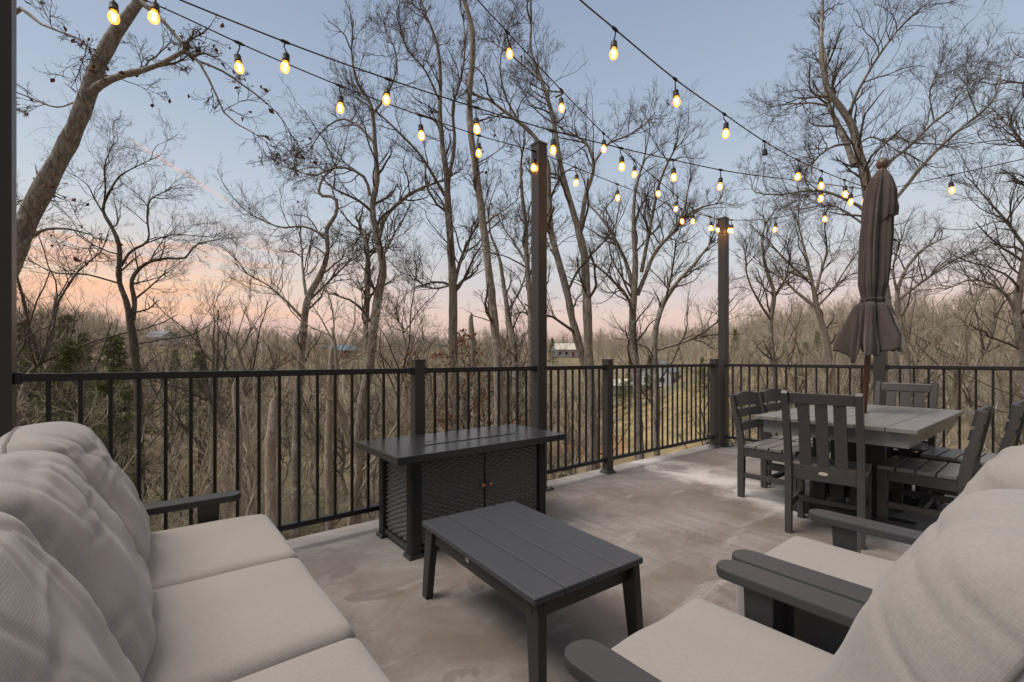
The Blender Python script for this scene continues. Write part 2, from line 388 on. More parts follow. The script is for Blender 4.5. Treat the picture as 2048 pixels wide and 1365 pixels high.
def curve_pts(P, Rr, n):
    """smooth resample of a control polyline"""
    P = np.asarray(P, float); Rr = np.asarray(Rr, float)
    u = np.concatenate([[0], np.cumsum(np.linalg.norm(np.diff(P, axis=0), axis=1))]); 
    T = np.gradient(P, u, axis=0) if len(P) > 2 else np.repeat(((P[1] - P[0]) / u[-1])[None], 2, 0)
    x = np.linspace(0, u[-1], n); i = np.clip(np.searchsorted(u, x, 'right') - 1, 0, len(P) - 2)
    h = u[i + 1] - u[i]; t = ((x - u[i]) / h)[:, None]; h = h[:, None]
    X = (2 * t**3 - 3 * t**2 + 1) * P[i] + (t**3 - 2 * t**2 + t) * h * T[i] + (-2 * t**3 + 3 * t**2) * P[i + 1] + (t**3 - t**2) * h * T[i + 1]
    return X, np.interp(x, u, Rr)

def grow(rng, P, Rr, L, k, tl, lr, ang, m, wander, up, rf, rmin, rmax, flat=0.):
    Nn, mp, _ = P.shape; idx = np.repeat(np.arange(Nn), k); Mn = len(idx)
    tt = rng.uniform(tl[0], tl[1], Mn); t = tt * (mp - 1); i = np.minimum(t.astype(int), mp - 2); f = (t - i)[:, None]
    p = P[idx, i] * (1 - f) + P[idx, i + 1] * f; rad = Rr[idx, i] * (1 - f[:, 0]) + Rr[idx, i + 1] * f[:, 0]
    tan = nrm(P[idx, i + 1] - P[idx, i]); pr = nrm(np.cross(tan, rng.normal(size=(Mn, 3)))); a = rng.normal(ang, .22, Mn)[:, None]
    d = tan * np.cos(a) + pr * np.sin(a); d[:, 2] += up * .6; d = nrm(d)
    Lc = L[idx] * lr * rng.uniform(.55, 1.3, Mn) * (1.1 - .55 * tt)
    pts = [p]
    for s in range(m - 1):
        d = nrm(d + rng.normal(0, wander, (Mn, 3)) + np.array([0, 0, up / m])); p = p + d * (Lc / (m - 1))[:, None]; pts.append(p)
    r0 = np.clip(rad * rf * rng.uniform(.6, 1.05, Mn), rmin, rmax)
    return np.stack(pts, 1), np.maximum(r0[:, None] * np.linspace(1, .35, m)[None], rmin * .6), Lc

def leaf_cards(rng, C, size):
    """small curled leaves (two quads each, bent along the midrib) at centres C"""
    n = len(C); d = nrm(rng.normal(size=(n, 3)) + np.array([0, 0, -.6])); w = nrm(np.cross(d, rng.normal(size=(n, 3)))); nn = np.cross(d, w)
    s = (size * rng.uniform(.6, 1.25, n))[:, None]
    a = C; b = C + d * s; lft = C + d * s * .5 + w * s * .32 + nn * s * .14; rgt = C + d * s * .5 - w * s * .32 + nn * s * .14; mid = C + d * s * .55 - nn * s * .04
    V = np.stack([a, lft, b, rgt, mid], 1).reshape(-1, 3); o = np.arange(n)[:, None] * 5
    T = np.concatenate([o + np.array([[0, 1, 4]]), o + np.array([[1, 2, 4]]), o + np.array([[2, 3, 4]]), o + np.array([[3, 0, 4]])])
    return V, T

# ------------------------------------------------------------------ ground
def ground_z(x, y):
    x = np.asarray(x, float); y = np.asarray(y, float)
    d = x * CF[0] + y * CF[1]; l = x * CR[0] + y * CR[1]; r = np.hypot(x, y); az = np.degrees(np.arctan2(l, d))
    rr = [0, 7, 14, 22, 34, 50, 80, 130, 180, 230, 320, 500, 1000, 2500]
    zc = np.interp(r, rr, [-3.6, -3.8, -5.2, -7.2, -9.6, -11.5, -11.0, -7.0, -1.5, 4.0, 5.0, 6.0, 8.0, 9.0])
    zr = np.interp(r, rr, [-3.4, -3.6, -4.6, -6.0, -7.6, -7.6, -2.0, 6.0, 9.5, 11., 14., 22., 26., 26.])
    zl = np.interp(r, rr, [-3.6, -3.8, -5.0, -6.6, -8.2, -8.2, -4.5, 2.0, 6.0, 8.5, 11., 15., 17., 17.])
    wr = np.clip((az - 12) / 22, 0, 1); wr = wr * wr * (3 - 2 * wr); wl = np.clip((-az - 26) / 18, 0, 1); wl = wl * wl * (3 - 2 * wl)
    z = zc * (1 - wr - wl) + zr * wr + zl * wl
    return z + .5 * np.sin(x * .21 + 1) * np.sin(y * .17) * np.clip((r - 12) / 30, 0, 1) + 1.2 * np.sin(x * .031 + y * .02) * np.clip((r - 100) / 200, 0, 1)
def build_ground():
    rad = np.concatenate([[0.], np.geomspace(3, 2400, 110)]); na = 160
    th = np.arange(na) * 2 * math.pi / na
    X = rad[:, None] * np.cos(th)[None]; Y = rad[:, None] * np.sin(th)[None]; V = np.stack([X, Y, ground_z(X, Y)], -1).reshape(-1, 3)
    i = np.arange(len(rad) - 1)[:, None] * na; j = np.arange(na)[None]
    Q = np.stack([i + j, i + na + j, i + na + (j + 1) % na, i + (j + 1) % na], -1).reshape(-1, 4)
    tag(link('ground', fast_mesh('ground', V, Q), 'ground'), 'wooded slope of leaf litter and winter grass below the patio', 'ground', kind='structure')
build_ground()

# ------------------------------------------------------------------ concrete deck
DX, DY = 5.95, 3.13
dk = MB().box(-3.5, DX, -3.0, DY, -.22, 0, .012).build('patio_floor', 'concrete')
tag(dk, 'stained broom finished concrete patio slab', 'patio', kind='structure')
for (x, y) in ((-2.6, 2.6), (1.6, 2.6), (5.4, 2.6), (5.4, -1.6), (1.6, -2.4), (-2.6, -2.4)):
    tag(MB().box(x - .2, x + .2, y - .2, y + .2, -6.5, -.222, .01).build('support_column', 'concrete'), 'concrete column under the raised patio slab', 'column', 'columns under the patio')

# ------------------------------------------------------------------ posts and railings
RY, RX = 2.97, 5.78           # centre lines of the two railing runs
RT = 1.07                     # rail top
def tall_post(x, y, top, label, w=.098):
    t = thing('tall_post', label, 'post', (x, y, 0), 0, 'tall bronze posts carrying the string lights')
    h = w / 2
    mb = MB()
    mb.box(-h, h, -h, h, .012, top, .004)
    mb.build('shaft', 'post', t)
    MB().box(-h - .004, h + .004, -h - .004, h + .004, top + .0005, top + .022, .004).build('cap', 'post', t)
    b = MB(); b.box(-h - .045, h + .045, -h - .045, h + .045, .001, .0115, .002)
    b.build('base_plate', 'post', t)
    for sx in (-1, 1):
        for sy in (-1, 1):
            MB().lathe([(.009, .012), (.009, .02), (.004, .024)], 8, (sx * (h + .03), sy * (h + .03))).build('bolt', 'steel', t)
    r = MB().lathe([(.012, 0), (.012, .004), (.004, .006), (.004, .03)], 8).build('eye_hook', 'steel', t)
    r.location = (0, 0, top + .023)
    return t
def short_post(x, y, label):
    t = thing('railing_post', label, 'railing post', (x, y, 0), 0, 'short bronze railing posts')
    h = .039
    MB().box(-h, h, -h, h, .012, 1.118, .003).build('shaft', 'post', t)
    MB().box(-h - .003, h + .003, -h - .003, h + .003, 1.1185, 1.132, .003).build('cap', 'post', t)
    MB().hexa([(-.062, -.062, .001), (.062, -.062, .001), (.062, .062, .001), (-.062, .062, .001), (-.045, -.045, .032), (.045, -.045, .032), (.045, .045, .032), (-.045, .045, .032)], .003).build('base_cover', 'post', t)
    return t
def rail_section(a, b, label, nbal=None):
    a = np.array(a); b = np.array(b); L = float(np.linalg.norm(b - a)); ang = math.atan2(b[1] - a[1], b[0] - a[0])
    t = thing('railing_section', label, 'railing', (a[0], a[1], 0), ang, 'dark metal railing sections round the patio')
    MB().box(0, L, -.021, .021, RT - .036, RT, .004).build('top_rail', 'rail', t)
    MB().box(0, L, -.016, .016, .118, .150, .003).build('bottom_rail', 'rail', t)
    for x in (.012, L - .012):
        for z0, z1 in ((RT - .046, RT + .006), (.11, .158)):
            MB().box(x - .011, x + .011, -.027, .027, z0, z1, .003).build('bracket', 'rail', t)
    n = nbal or max(2, round(L / .108)) - 1
    me = MB().box(-.0085, .0085, -.0085, .0085, .1505, RT - .0365, .0015, 1).mesh('baluster')
    for k in range(n):
        link('baluster', me, 'rail', t, ((k + 1) * L / (n + 1), 0, 0))
    return t

PB, PC, PA = 2.655, 5.86, -.525
tall_post(PA, RY, 3.0, 'close tall bronze post behind the sofa, at the left end of the railing')
tall_post(PB, RY, 2.99, 'tall bronze post behind the wicker fire table')
tall_post(PC, RY - .02, 2.95, 'tall bronze post at the far corner of the railing')
tall_post(5.79, 1.30, 2.80, 'tall bronze post behind the closed umbrella')
tall_post(5.79, -1.75, 2.85, 'tall bronze post on the right run, past the dining table')
short_post(1.495, RY, 'short railing post above the left half of the fire table')
short_post(3.572, RY, 'short railing post between the fire table and the corner')
short_post(5.66, RY, 'short railing post right beside the tall corner post')
rail_section((PA + .05, RY), (1.495 - .04, RY), 'long railing section behind the far arm of the sofa', 17)
rail_section((1.495 + .04, RY), (PB - .05, RY), 'short railing section behind the fire table', 10)
rail_section((PB + .05, RY), (3.572 - .04, RY), 'short railing section just right of the fire table', 8)
rail_section((3.572 + .04, RY), (5.66 - .04, RY), 'railing section running up to the tall corner post', 19)
rail_section((RX, RY - .08), (RX, 1.30 + .05), 'railing section on the right run behind the ladder back chairs', 14)
rail_section((RX, 1.30 - .05), (RX, -1.75 + .05), 'railing section on the right run beyond the umbrella post', 27)

# ------------------------------------------------------------------ cushions
def rounded_box(nx, ny, nz, hx, hy, hz, r):
    """surface of a box as an even grid with rounded edges; returns verts, quads, normals-ish"""
    V, Q, o = [], [], 0; H3 = np.array([hx, hy, hz]); n3 = (nx, ny, nz)
    for ax in range(3):
        u, v = (ax + 1) % 3, (ax + 2) % 3
        for sg in (-1, 1):
            a = np.linspace(-1, 1, n3[u]); b = np.linspace(-1, 1, n3[v]); A, B = np.meshgrid(a, b, indexing='ij')
            P = np.zeros(A.shape + (3,)); P[..., ax] = sg; P[..., u] = A; P[..., v] = B
            V.append((P * H3).reshape(-1, 3)); i = np.arange(n3[u] - 1)[:, None] * n3[v]; j = np.arange(n3[v] - 1)[None]
            q = np.stack([i + j, i + n3[v] + j, i + n3[v] + j + 1, i + j + 1], -1).reshape(-1, 4) + o
            Q.append(q if sg > 0 else q[:, ::-1]); o += A.size
    V = np.concatenate(V); Q = np.concatenate(Q)
    key = np.round(V * 1e5).astype(np.int64); _, first, inv = np.unique(key, axis=0, return_index=True, return_inverse=True)
    V = V[first]; Q = inv.reshape(-1)[Q]
    r3 = np.minimum(r, H3 * .98); q = np.clip(V, -(H3 - r3), H3 - r3); d = V - q; L = np.linalg.norm(d / r3, axis=1, keepdims=True)
    d = d / np.maximum(L, 1e-9); return q + d, Q
def seat_cushion(w, dpt, th, seed):
    hx, hy, hz = dpt / 2, w / 2, th / 2
    V, Q = rounded_box(44, 44, 16, hx, hy, hz, .034)
    a, b = V[:, 0] / hx, V[:, 1] / hy
    cr = np.clip(1 - a**2, 0, 1)**.7 * np.clip(1 - b**2, 0, 1)**.7
    V[:, 2] += np.where(V[:, 2] > 0, 1, -.3) * cr * .020
    rng = np.random.default_rng(seed)
    for _ in range(5):
        c = rng.uniform(-.7, .7, 2); th_ = rng.uniform(0, 3.14); s = (a - c[0]) * np.cos(th_) + (b - c[1]) * np.sin(th_)
        V[:, 2] += np.where(V[:, 2] > 0, 1, 0) * rng.normal(0, .0025) * np.exp(-(s / .3)**2)
    return V, Q
def back_cushion(w, hgt, th, seed):
    """puffy loose-filled back cushion; local x = thickness (front +), y = width, z = up"""
    hx, hy, hz = th / 2, w / 2, hgt / 2
    V, Q = rounded_box(27, 84, 84, hx, hy, hz, .085); rim = np.where(np.abs(V[:, 0]) < 1e-6)[0]; rim = rim[np.argsort(np.arctan2(V[rim, 2], V[rim, 1]))]
    b, c = V[:, 1] / hy, V[:, 2] / hz; side = np.sign(V[:, 0]) * np.clip(np.abs(V[:, 0]) / hx, 0, 1)
    puff = np.clip(1 - b**2, 0, 1)**.55 * np.clip(1 - c**2, 0, 1)**.5
    V[:, 0] += side * puff * .045
    rng = np.random.default_rng(seed); d = np.zeros(len(V))
    # broad loose-fill rolls running down the face and pinched folds fanning from the corners and top seam
    for k in range(4):
        o = -.75 + .5 * k + rng.uniform(-.15, .15); sl = rng.uniform(-.3, .3); wd = rng.uniform(.14, .26)
        d += (1 if k % 2 else -1) * rng.uniform(.004, .009) * np.exp(-((b - o - sl * c) / wd)**2) * np.clip(1 - (c * .85)**4, 0, 1)
    for k in range(7):
        oy = rng.uniform(-.9, .9); an = rng.normal(0, .3); ln = rng.uniform(.8, 1.5); wd = rng.uniform(.03, .06)
        s = (b - oy) * math.cos(an) - (1 - c) * math.sin(an); t = (1 - c) * math.cos(an) + (b - oy) * math.sin(an)
        d += -rng.uniform(.004, .009) * np.exp(-(s / wd)**2) * np.clip(1 - np.abs(t) / ln, 0, 1)**1.2 * np.clip(np.abs(t) / .12, .25, 1)
    for k in range(6):
        c0 = rng.uniform(.05, .95); bw = rng.uniform(.35, .8); b0 = rng.uniform(-.5, .5); wd = rng.uniform(.025, .05)
        d += (-1 if k % 3 else .8) * rng.uniform(.004, .0075) * np.exp(-((c - c0 + .16 * (b - b0)**2 + .05 * np.sin(3 * b + k)) / wd)**2) * np.clip(1 - np.abs(b - b0) / bw, 0, 1)
    for sy in (-1, 1):
        for k in range(4):
            cz = rng.uniform(-.8, .75); an = rng.normal(0, .3); ln = rng.uniform(.35, .75); wd = rng.uniform(.035, .06)
            t = (1 - sy * b); s = (c - cz) - t * math.tan(an)
            d += -rng.uniform(.004, .008) * np.exp(-(s / wd)**2) * np.clip(1 - t / ln, 0, 1)
    d += .004 * np.sin(7 * c + 3 * b + seed) * np.cos(5 * b - 2 * c) 
    nv_ = nrm(np.stack([side * hx * 2.2, b**5 * .5, c**5 * .9], 1)); V += nv_ * (d * (.35 + .65 * np.abs(side)))[:, None]
    V[:, 2] += np.where(c > .6, 1, 0) * (c - .6) * .05 * np.cos(b * 2.2) + rng.normal(0, .004)
    return V, Q, V[rim] * np.array([1, 1.004, 1.004])
def piping(pts, r, name, parent, m='piping', closed=True):
    P = np.array(pts, float)
    if closed: P = np.concatenate([P, P[:1]])
    V, Q = tubes([(P[None], np.full((1, len(P)), r), 6)])
    return link(name, fast_mesh(name, V, Q), m, parent)
def round_rect(hx, hy, r, n=6):
    o = []
    for cx, cy, a0 in ((hx - r, hy - r, 0), (-hx + r, hy - r, 90), (-hx + r, -hy + r, 180), (hx - r, -hy + r, 270)):
        for k in range(n + 1):
            a = R_(a0 + 90 * k / n); o.append((cx + r * math.cos(a), cy + r * math.sin(a)))
    return o

def make_seat(t, n, cw, seed, arm_tip, arm_gap=.012, am='resin'):
    """deep seating: front of the seat cushions at local x=0, facing +x, centred on y=0"""
    W2 = n * cw / 2
    zt, th = .498, .18; dp = .62; z0 = zt - .02 - th
    for k in range(n):
        y = -W2 + (k + .5) * cw
        V, Q = seat_cushion(cw - .006, dp, th, seed + k); c = link('seat_cushion', fast_mesh('seat_cushion', V, Q), 'fabric', t, (-dp / 2, y, zt - .014 - th / 2))
        for zz_ in (th / 2 - .030, -th / 2 + .028):
            piping([(a, b, zz_) for a, b in round_rect(dp / 2 + .001, cw / 2 - .002, .033)], .0035, 'piping', c)
        V, Q, ring = back_cushion(cw + .015, .52, .17, seed + 10 + k)
        bc = link('back_cushion', fast_mesh('back_cushion', V, Q), 'fabric', t, (-.575, y, .675)); bc.rotation_euler = (0, R_(-25), 0)
        piping(ring, .004, 'piping', bc)
    f = MB(); fx0 = -.66
    f.box(-.055, -.015, -W2 - .01, W2 + .01, z0 - .10, z0 - .012, .005)           # front apron
    f.box(fx0, fx0 + .04, -W2 - .01, W2 + .01, z0 - .10, z0 - .012, .005)
    for k in range(6): f.box(-.63 + k * .105, -.63 + k * .105 + .085, -W2 - .005, W2 + .005, z0 - .0115, z0 - .001, .003)
    f.build('seat_frame', 'resin2', t)
    b = MB()
    nb = max(4, round(n * cw / .13))
    for k in range(nb):
        y = -W2 + (k + .5) * 2 * W2 / nb; q = .045
        b.hexa([(-.625, y - q, z0), (-.605, y - q, z0), (-.605, y + q, z0), (-.625, y + q, z0), (-.885, y - q, .80), (-.865, y - q, .80), (-.865, y + q, .80), (-.885, y + q, .80)], .004)
    b.hexa([(-.915, -W2 - .01, .74), (-.886, -W2 - .01, .74), (-.886, W2 + .01, .74), (-.915, W2 + .01, .74), (-.945, -W2 - .01, .82), (-.916, -W2 - .01, .82), (-.916, W2 + .01, .82), (-.945, W2 + .01, .82)], .005)
    b.build('back_frame', 'resin2', t)
    for s in (-1, 1):
        yi = s * (W2 + arm_gap); yo = yi + s * .092; y0, y1 = min(yi, yo), max(yi, yo); ym = (y0 + y1) / 2
        # arm board with a rounded front end
        pts = []
        for k in range(7):
            a = R_(90 - 180 * k / 6); pts.append((arm_tip - .040 + .040 * math.cos(a), ym + .046 * math.sin(a), .54))
        pts = [(-.74, y1, .54)] + pts + [(-.74, y0, .54)]
        MB().prism(pts, (0, 0, .027), .0045).build('armrest', am, t)
        MB().hexa([(arm_tip - .155, ym - .026, 0), (arm_tip - .095, ym - .026, 0), (arm_tip - .095, ym + .026, 0), (arm_tip - .155, ym + .026, 0),
                   (arm_tip - .155, ym - .026, .5395), (arm_tip - .080, ym - .026, .5395), (arm_tip - .080, ym + .026, .5395), (arm_tip - .155, ym + .026, .5395)], .005).build('arm_post', am, t)
        MB().hexa([(-.70, ym - .019, 0), (-.63, ym - .019, 0), (-.63, ym + .019, 0), (-.70, ym + .019, 0), (-.72, ym - .019, .5395), (-.65, ym - .019, .5395), (-.65, ym + .019, .5395), (-.72, ym + .019, .5395)], .005).build('rear_leg', 'resin', t)
        MB().box(-.63, arm_tip - .156, ym - .015, ym + .015, z0 - .115, z0 - .02, .005).build('side_rail', 'resin2', t)

sofa = thing('sofa', 'three seat outdoor sofa with oatmeal cushions beside the left railing', 'sofa', (.395, 1.375, 0), 0)
make_seat(sofa, 3, .553, 11, -.09, .012, 'resin2')
ac = thing('armchair', 'nearer oatmeal cushioned armchair with dark arms, at the bottom right', 'armchair', (.964, .684, 0), R_(90), 'two outdoor armchairs with oatmeal cushions')
make_seat(ac, 1, .478, 41, -.035)
ac2 = thing('armchair', 'farther oatmeal cushioned armchair with dark arms, next to the dining chairs', 'armchair', (1.66, .690, 0), R_(90), 'two outdoor armchairs with oatmeal cushions')
make_seat(ac2, 1, .478, 67, -.035)

# ------------------------------------------------------------------ coffee table
ct = thing('coffee_table', 'low dark grey coffee table with four wide boards on slanted legs', 'coffee table', (1.26, 1.523, 0), R_(-3.0))
L2, W2, zt = .435, .272, .365        # long axis along y
for k in range(4):
    w = 2 * W2 / 4; x0 = -W2 + k * w
    MB().box(x0 + .002, x0 + w - .002, -L2, L2, zt - .026, zt, .007, 3).build('top_board', 'slate', ct)
a = MB()
for s in (-1, 1):
    a.box(s * (W2 - .045) - .012, s * (W2 - .045) + .012, -L2 + .06, L2 - .06, zt - .096, zt - .0265, .004)
    a.box(-W2 + .06, W2 - .06, s * (L2 - .045) - .012, s * (L2 - .045) + .012, zt - .092, zt - .0270, .004)
a.build('apron', 'resin2', ct)
for sx in (-1, 1):
    for sy in (-1, 1):
        x, y = sx * (W2 - .038), sy * (L2 - .040)
        lg = MB().bar((x + sx * .012, y + sy * .028, 0), (x, y, zt - .0275), .036, .05, .005, .036, .072).build('leg', 'resin2', ct)
        MB().lathe([(.0055, 0), (.0055, .002), (.003, .003)], 8).build('bolt', 'steel', lg, loc=(x - .019 if sx < 0 else x + .0165, y, zt - .06)).rotation_euler = (0, R_(90 * sx), 0)
bd = MB().lathe([(.016, 0), (.016, .002)], 20).build('badge', 'badge', ct, loc=(-W2 + .032, .05, zt - .055)); bd.rotation_euler = (0, R_(-90), 0); bd.scale = (.6, 1, 1)

# ------------------------------------------------------------------ fire table
ft = thing('fire_table', 'black wicker fire table with two doors and copper knobs at the railing', 'fire table', (1.672, 2.607, 0), R_(0))
tx, ty, z1 = .635, .312, .605
f = MB(); f.box(-tx, tx, -ty, ty, z1 - .042, z1, .004)
f.build('tabletop', 'steel', ft)
ld = MB(); ld.box(-.36, .36, -.085, .085, z1 + .0005, z1 + .004, .0012); ld.build('burner_lid', 'steel', ft)
for x in (-.28, .28):
    MB().lathe([(.012, 0), (.012, .0012)], 14, ).build('finger_hole', 'wire', ft, loc=(x, 0, z1 + .0042))
bx, by = .52, .235
for sx in (-1, 1):
    for sy in (-1, 1):
        c = MB(); x, y = sx * (bx - .034), sy * (by - .034)
        c.box(x - .030, x + .030, y - .030, y + .030, .014, z1 - .0425, .003)
        for k in range(4):
            q = -.021 + k * .014
            c.box(x + q - .004, x + q + .004, y + sy * .0295, y + sy * .034, .02, z1 - .044, .0015, 1)
            c.box(x + sx * .0295, x + sx * .034, y + q - .004, y + q + .004, .02, z1 - .044, .0015, 1)
        p = c.build('corner_post', 'steel', ft)
        MB().hexa([(x - .048, y - .048, .001), (x + .048, y - .048, .001), (x + .048, y + .048, .001), (x - .048, y + .048, .001), (x - .042, y - .042, .022), (x + .042, y - .042, .022), (x + .042, y + .042, .022), (x - .042, y + .042, .022)], .003).build('foot', 'steel', p)
def wicker(w, h, name, parent, loc, rot):
    """woven strands: flat horizontal strands weaving over and under upright stakes"""
    su, sv, res = .036, .0145, .0028
    nu, nv2 = int(w / res), int(h / res); u = np.linspace(-w / 2, w / 2, nu); v = np.linspace(0, h, nv2); U, Vv = np.meshgrid(u, v, indexing='ij')
    row = np.floor(Vv / sv); ph = math.pi * (U / su + row % 2)
    d = .0058 * np.sin(ph) * 1.0 + .0030 * np.sqrt(np.clip(1 - (2 * (Vv / sv - row) - 1)**2, 0, 1))
    rs = np.random.default_rng(5).normal(0, .0006, int(h / sv) + 2); d += rs[row.astype(int)]
    P = np.stack([U, -d, Vv], -1).reshape(-1, 3); i = np.arange(nu - 1)[:, None] * nv2; j = np.arange(nv2 - 1)[None]
    Q = np.stack([i + j, i + nv2 + j, i + nv2 + j + 1, i + j + 1], -1).reshape(-1, 4)
    o = link(name, fast_mesh(name, P, Q), 'wicker', parent, loc); o.rotation_euler = (0, 0, rot); return o
hz = z1 - .0425 - .075
for s in (-1, 1):
    dw = (bx - .068) ; dr = wicker(dw - .012, hz - .02, 'door', ft, (s * (dw / 2 - .0), -by + .022, .065), 0)
    fr = MB()
    x0, x1 = -dw / 2 + .003, dw / 2 - .003
    fr.box(x0, x0 + .009, -.004, .010, 0, hz - .02, .001, 1); fr.box(x1 - .009, x1, -.004, .010, 0, hz - .02, .001, 1)
    fr.box(x0 + .0095, x1 - .0095, -.004, .010, -.008, .001, .001, 1); fr.box(x0 + .0095, x1 - .0095, -.004, .010, hz - .021, hz - .012, .001, 1)
    fr.build('door_frame', 'steel', dr)
    kb = MB().lathe([(.005, 0), (.005, .014), (.012, .018), (.0145, .025), (.011, .032), (.003, .034)], 16).build('knob', 'copper', dr, True, (-s * (dw / 2 - .028), -.004, .275))
    kb.rotation_euler = (R_(90), 0, 0)
for s in (-1, 1):
    wicker(2 * by - .14, hz, 'side_panel', ft, (s * (bx - .030), 0, .06), R_(90 * s))
wicker(2 * bx - .14, hz, 'back_panel', ft, (0, by - .03, .06), R_(180))
bf = MB()
bf.box(-bx + .066, bx - .066, -by + .012, -by + .034, .030, .052, .003); bf.box(-bx + .066, bx - .066, by - .034, by - .012, .030, .052, .003)
for s in (-1, 1): bf.box(s * (bx - .023) - .011, s * (bx - .023) + .011, -by + .066, by - .066, .026, .056, .003)
bf.box(-bx + .06, bx - .06, -by + .05, by - .05, .045, .055, .002); bf.box(-bx + .05, bx - .05, -by + .045, -by + .05, .06, z1 - .05, .001, 1)
bf.build('base_frame', 'steel', ft)
hk = MB().box(bx + .004, bx + .045, -.005, .005, .30, .308, .002).build('gas_hose_hook', 'steel', ft)

# ------------------------------------------------------------------ dining table
dt_ = thing('dining_table', 'dark grey slatted dining table with the umbrella through its middle', 'dining table', (4.16, 1.035, 0), 0)
tl, tw, zt = .785, .445, .735
nb = 6
for k in range(nb):
    w = 2 * tw / nb; y0 = -tw + k * w
    if k in (2, 3):       # the two middle boards leave the umbrella hole free
        m_ = MB(); m_.box(-tl, -.034, y0 + .002, y0 + w - .002, zt - .026, zt, .004); m_.box(.034, tl, y0 + .002, y0 + w - .002, zt - .026, zt, .004)
        yy0, yy1 = (y0 + .002, -.034) if k == 2 else (.034, y0 + w - .002)
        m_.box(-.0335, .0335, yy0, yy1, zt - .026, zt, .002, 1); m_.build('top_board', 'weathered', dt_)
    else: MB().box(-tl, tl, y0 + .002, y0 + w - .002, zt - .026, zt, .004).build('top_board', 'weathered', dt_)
a = MB()
for s in (-1, 1):
    a.box(-tl + .07, tl - .07, s * (tw - .06) - .013, s * (tw - .06) + .013, zt - .115, zt - .027, .004)
    a.box(s * (tl - .057) - .013, s * (tl - .057) + .013, -tw + .047, tw - .047, zt - .118, zt - .0265, .004)
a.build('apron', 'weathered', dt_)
for sx in (-1, 1):
    x = sx * .36
    for yy in (-.17, -.057, .057, .17):
        MB().box(x - .020, x + .020, yy - .040, yy + .040, .092, zt - .119, .005).build('trestle_upright', 'resin2', dt_)
    MB().box(x - .045, x + .045, -.36, .36, .001, .0915, .01).build('foot_beam', 'resin2', dt_)
    MB().box(x - .032, x + .032, -.36, .36, zt - .1185, zt - .0275, .006).build('top_beam', 'resin2', dt_)
for s in (-1, 1): MB().box(-.338, .338, s * .1 - .018, s * .1 + .018, .14, .21, .005).build('stretcher', 'resin2', dt_)

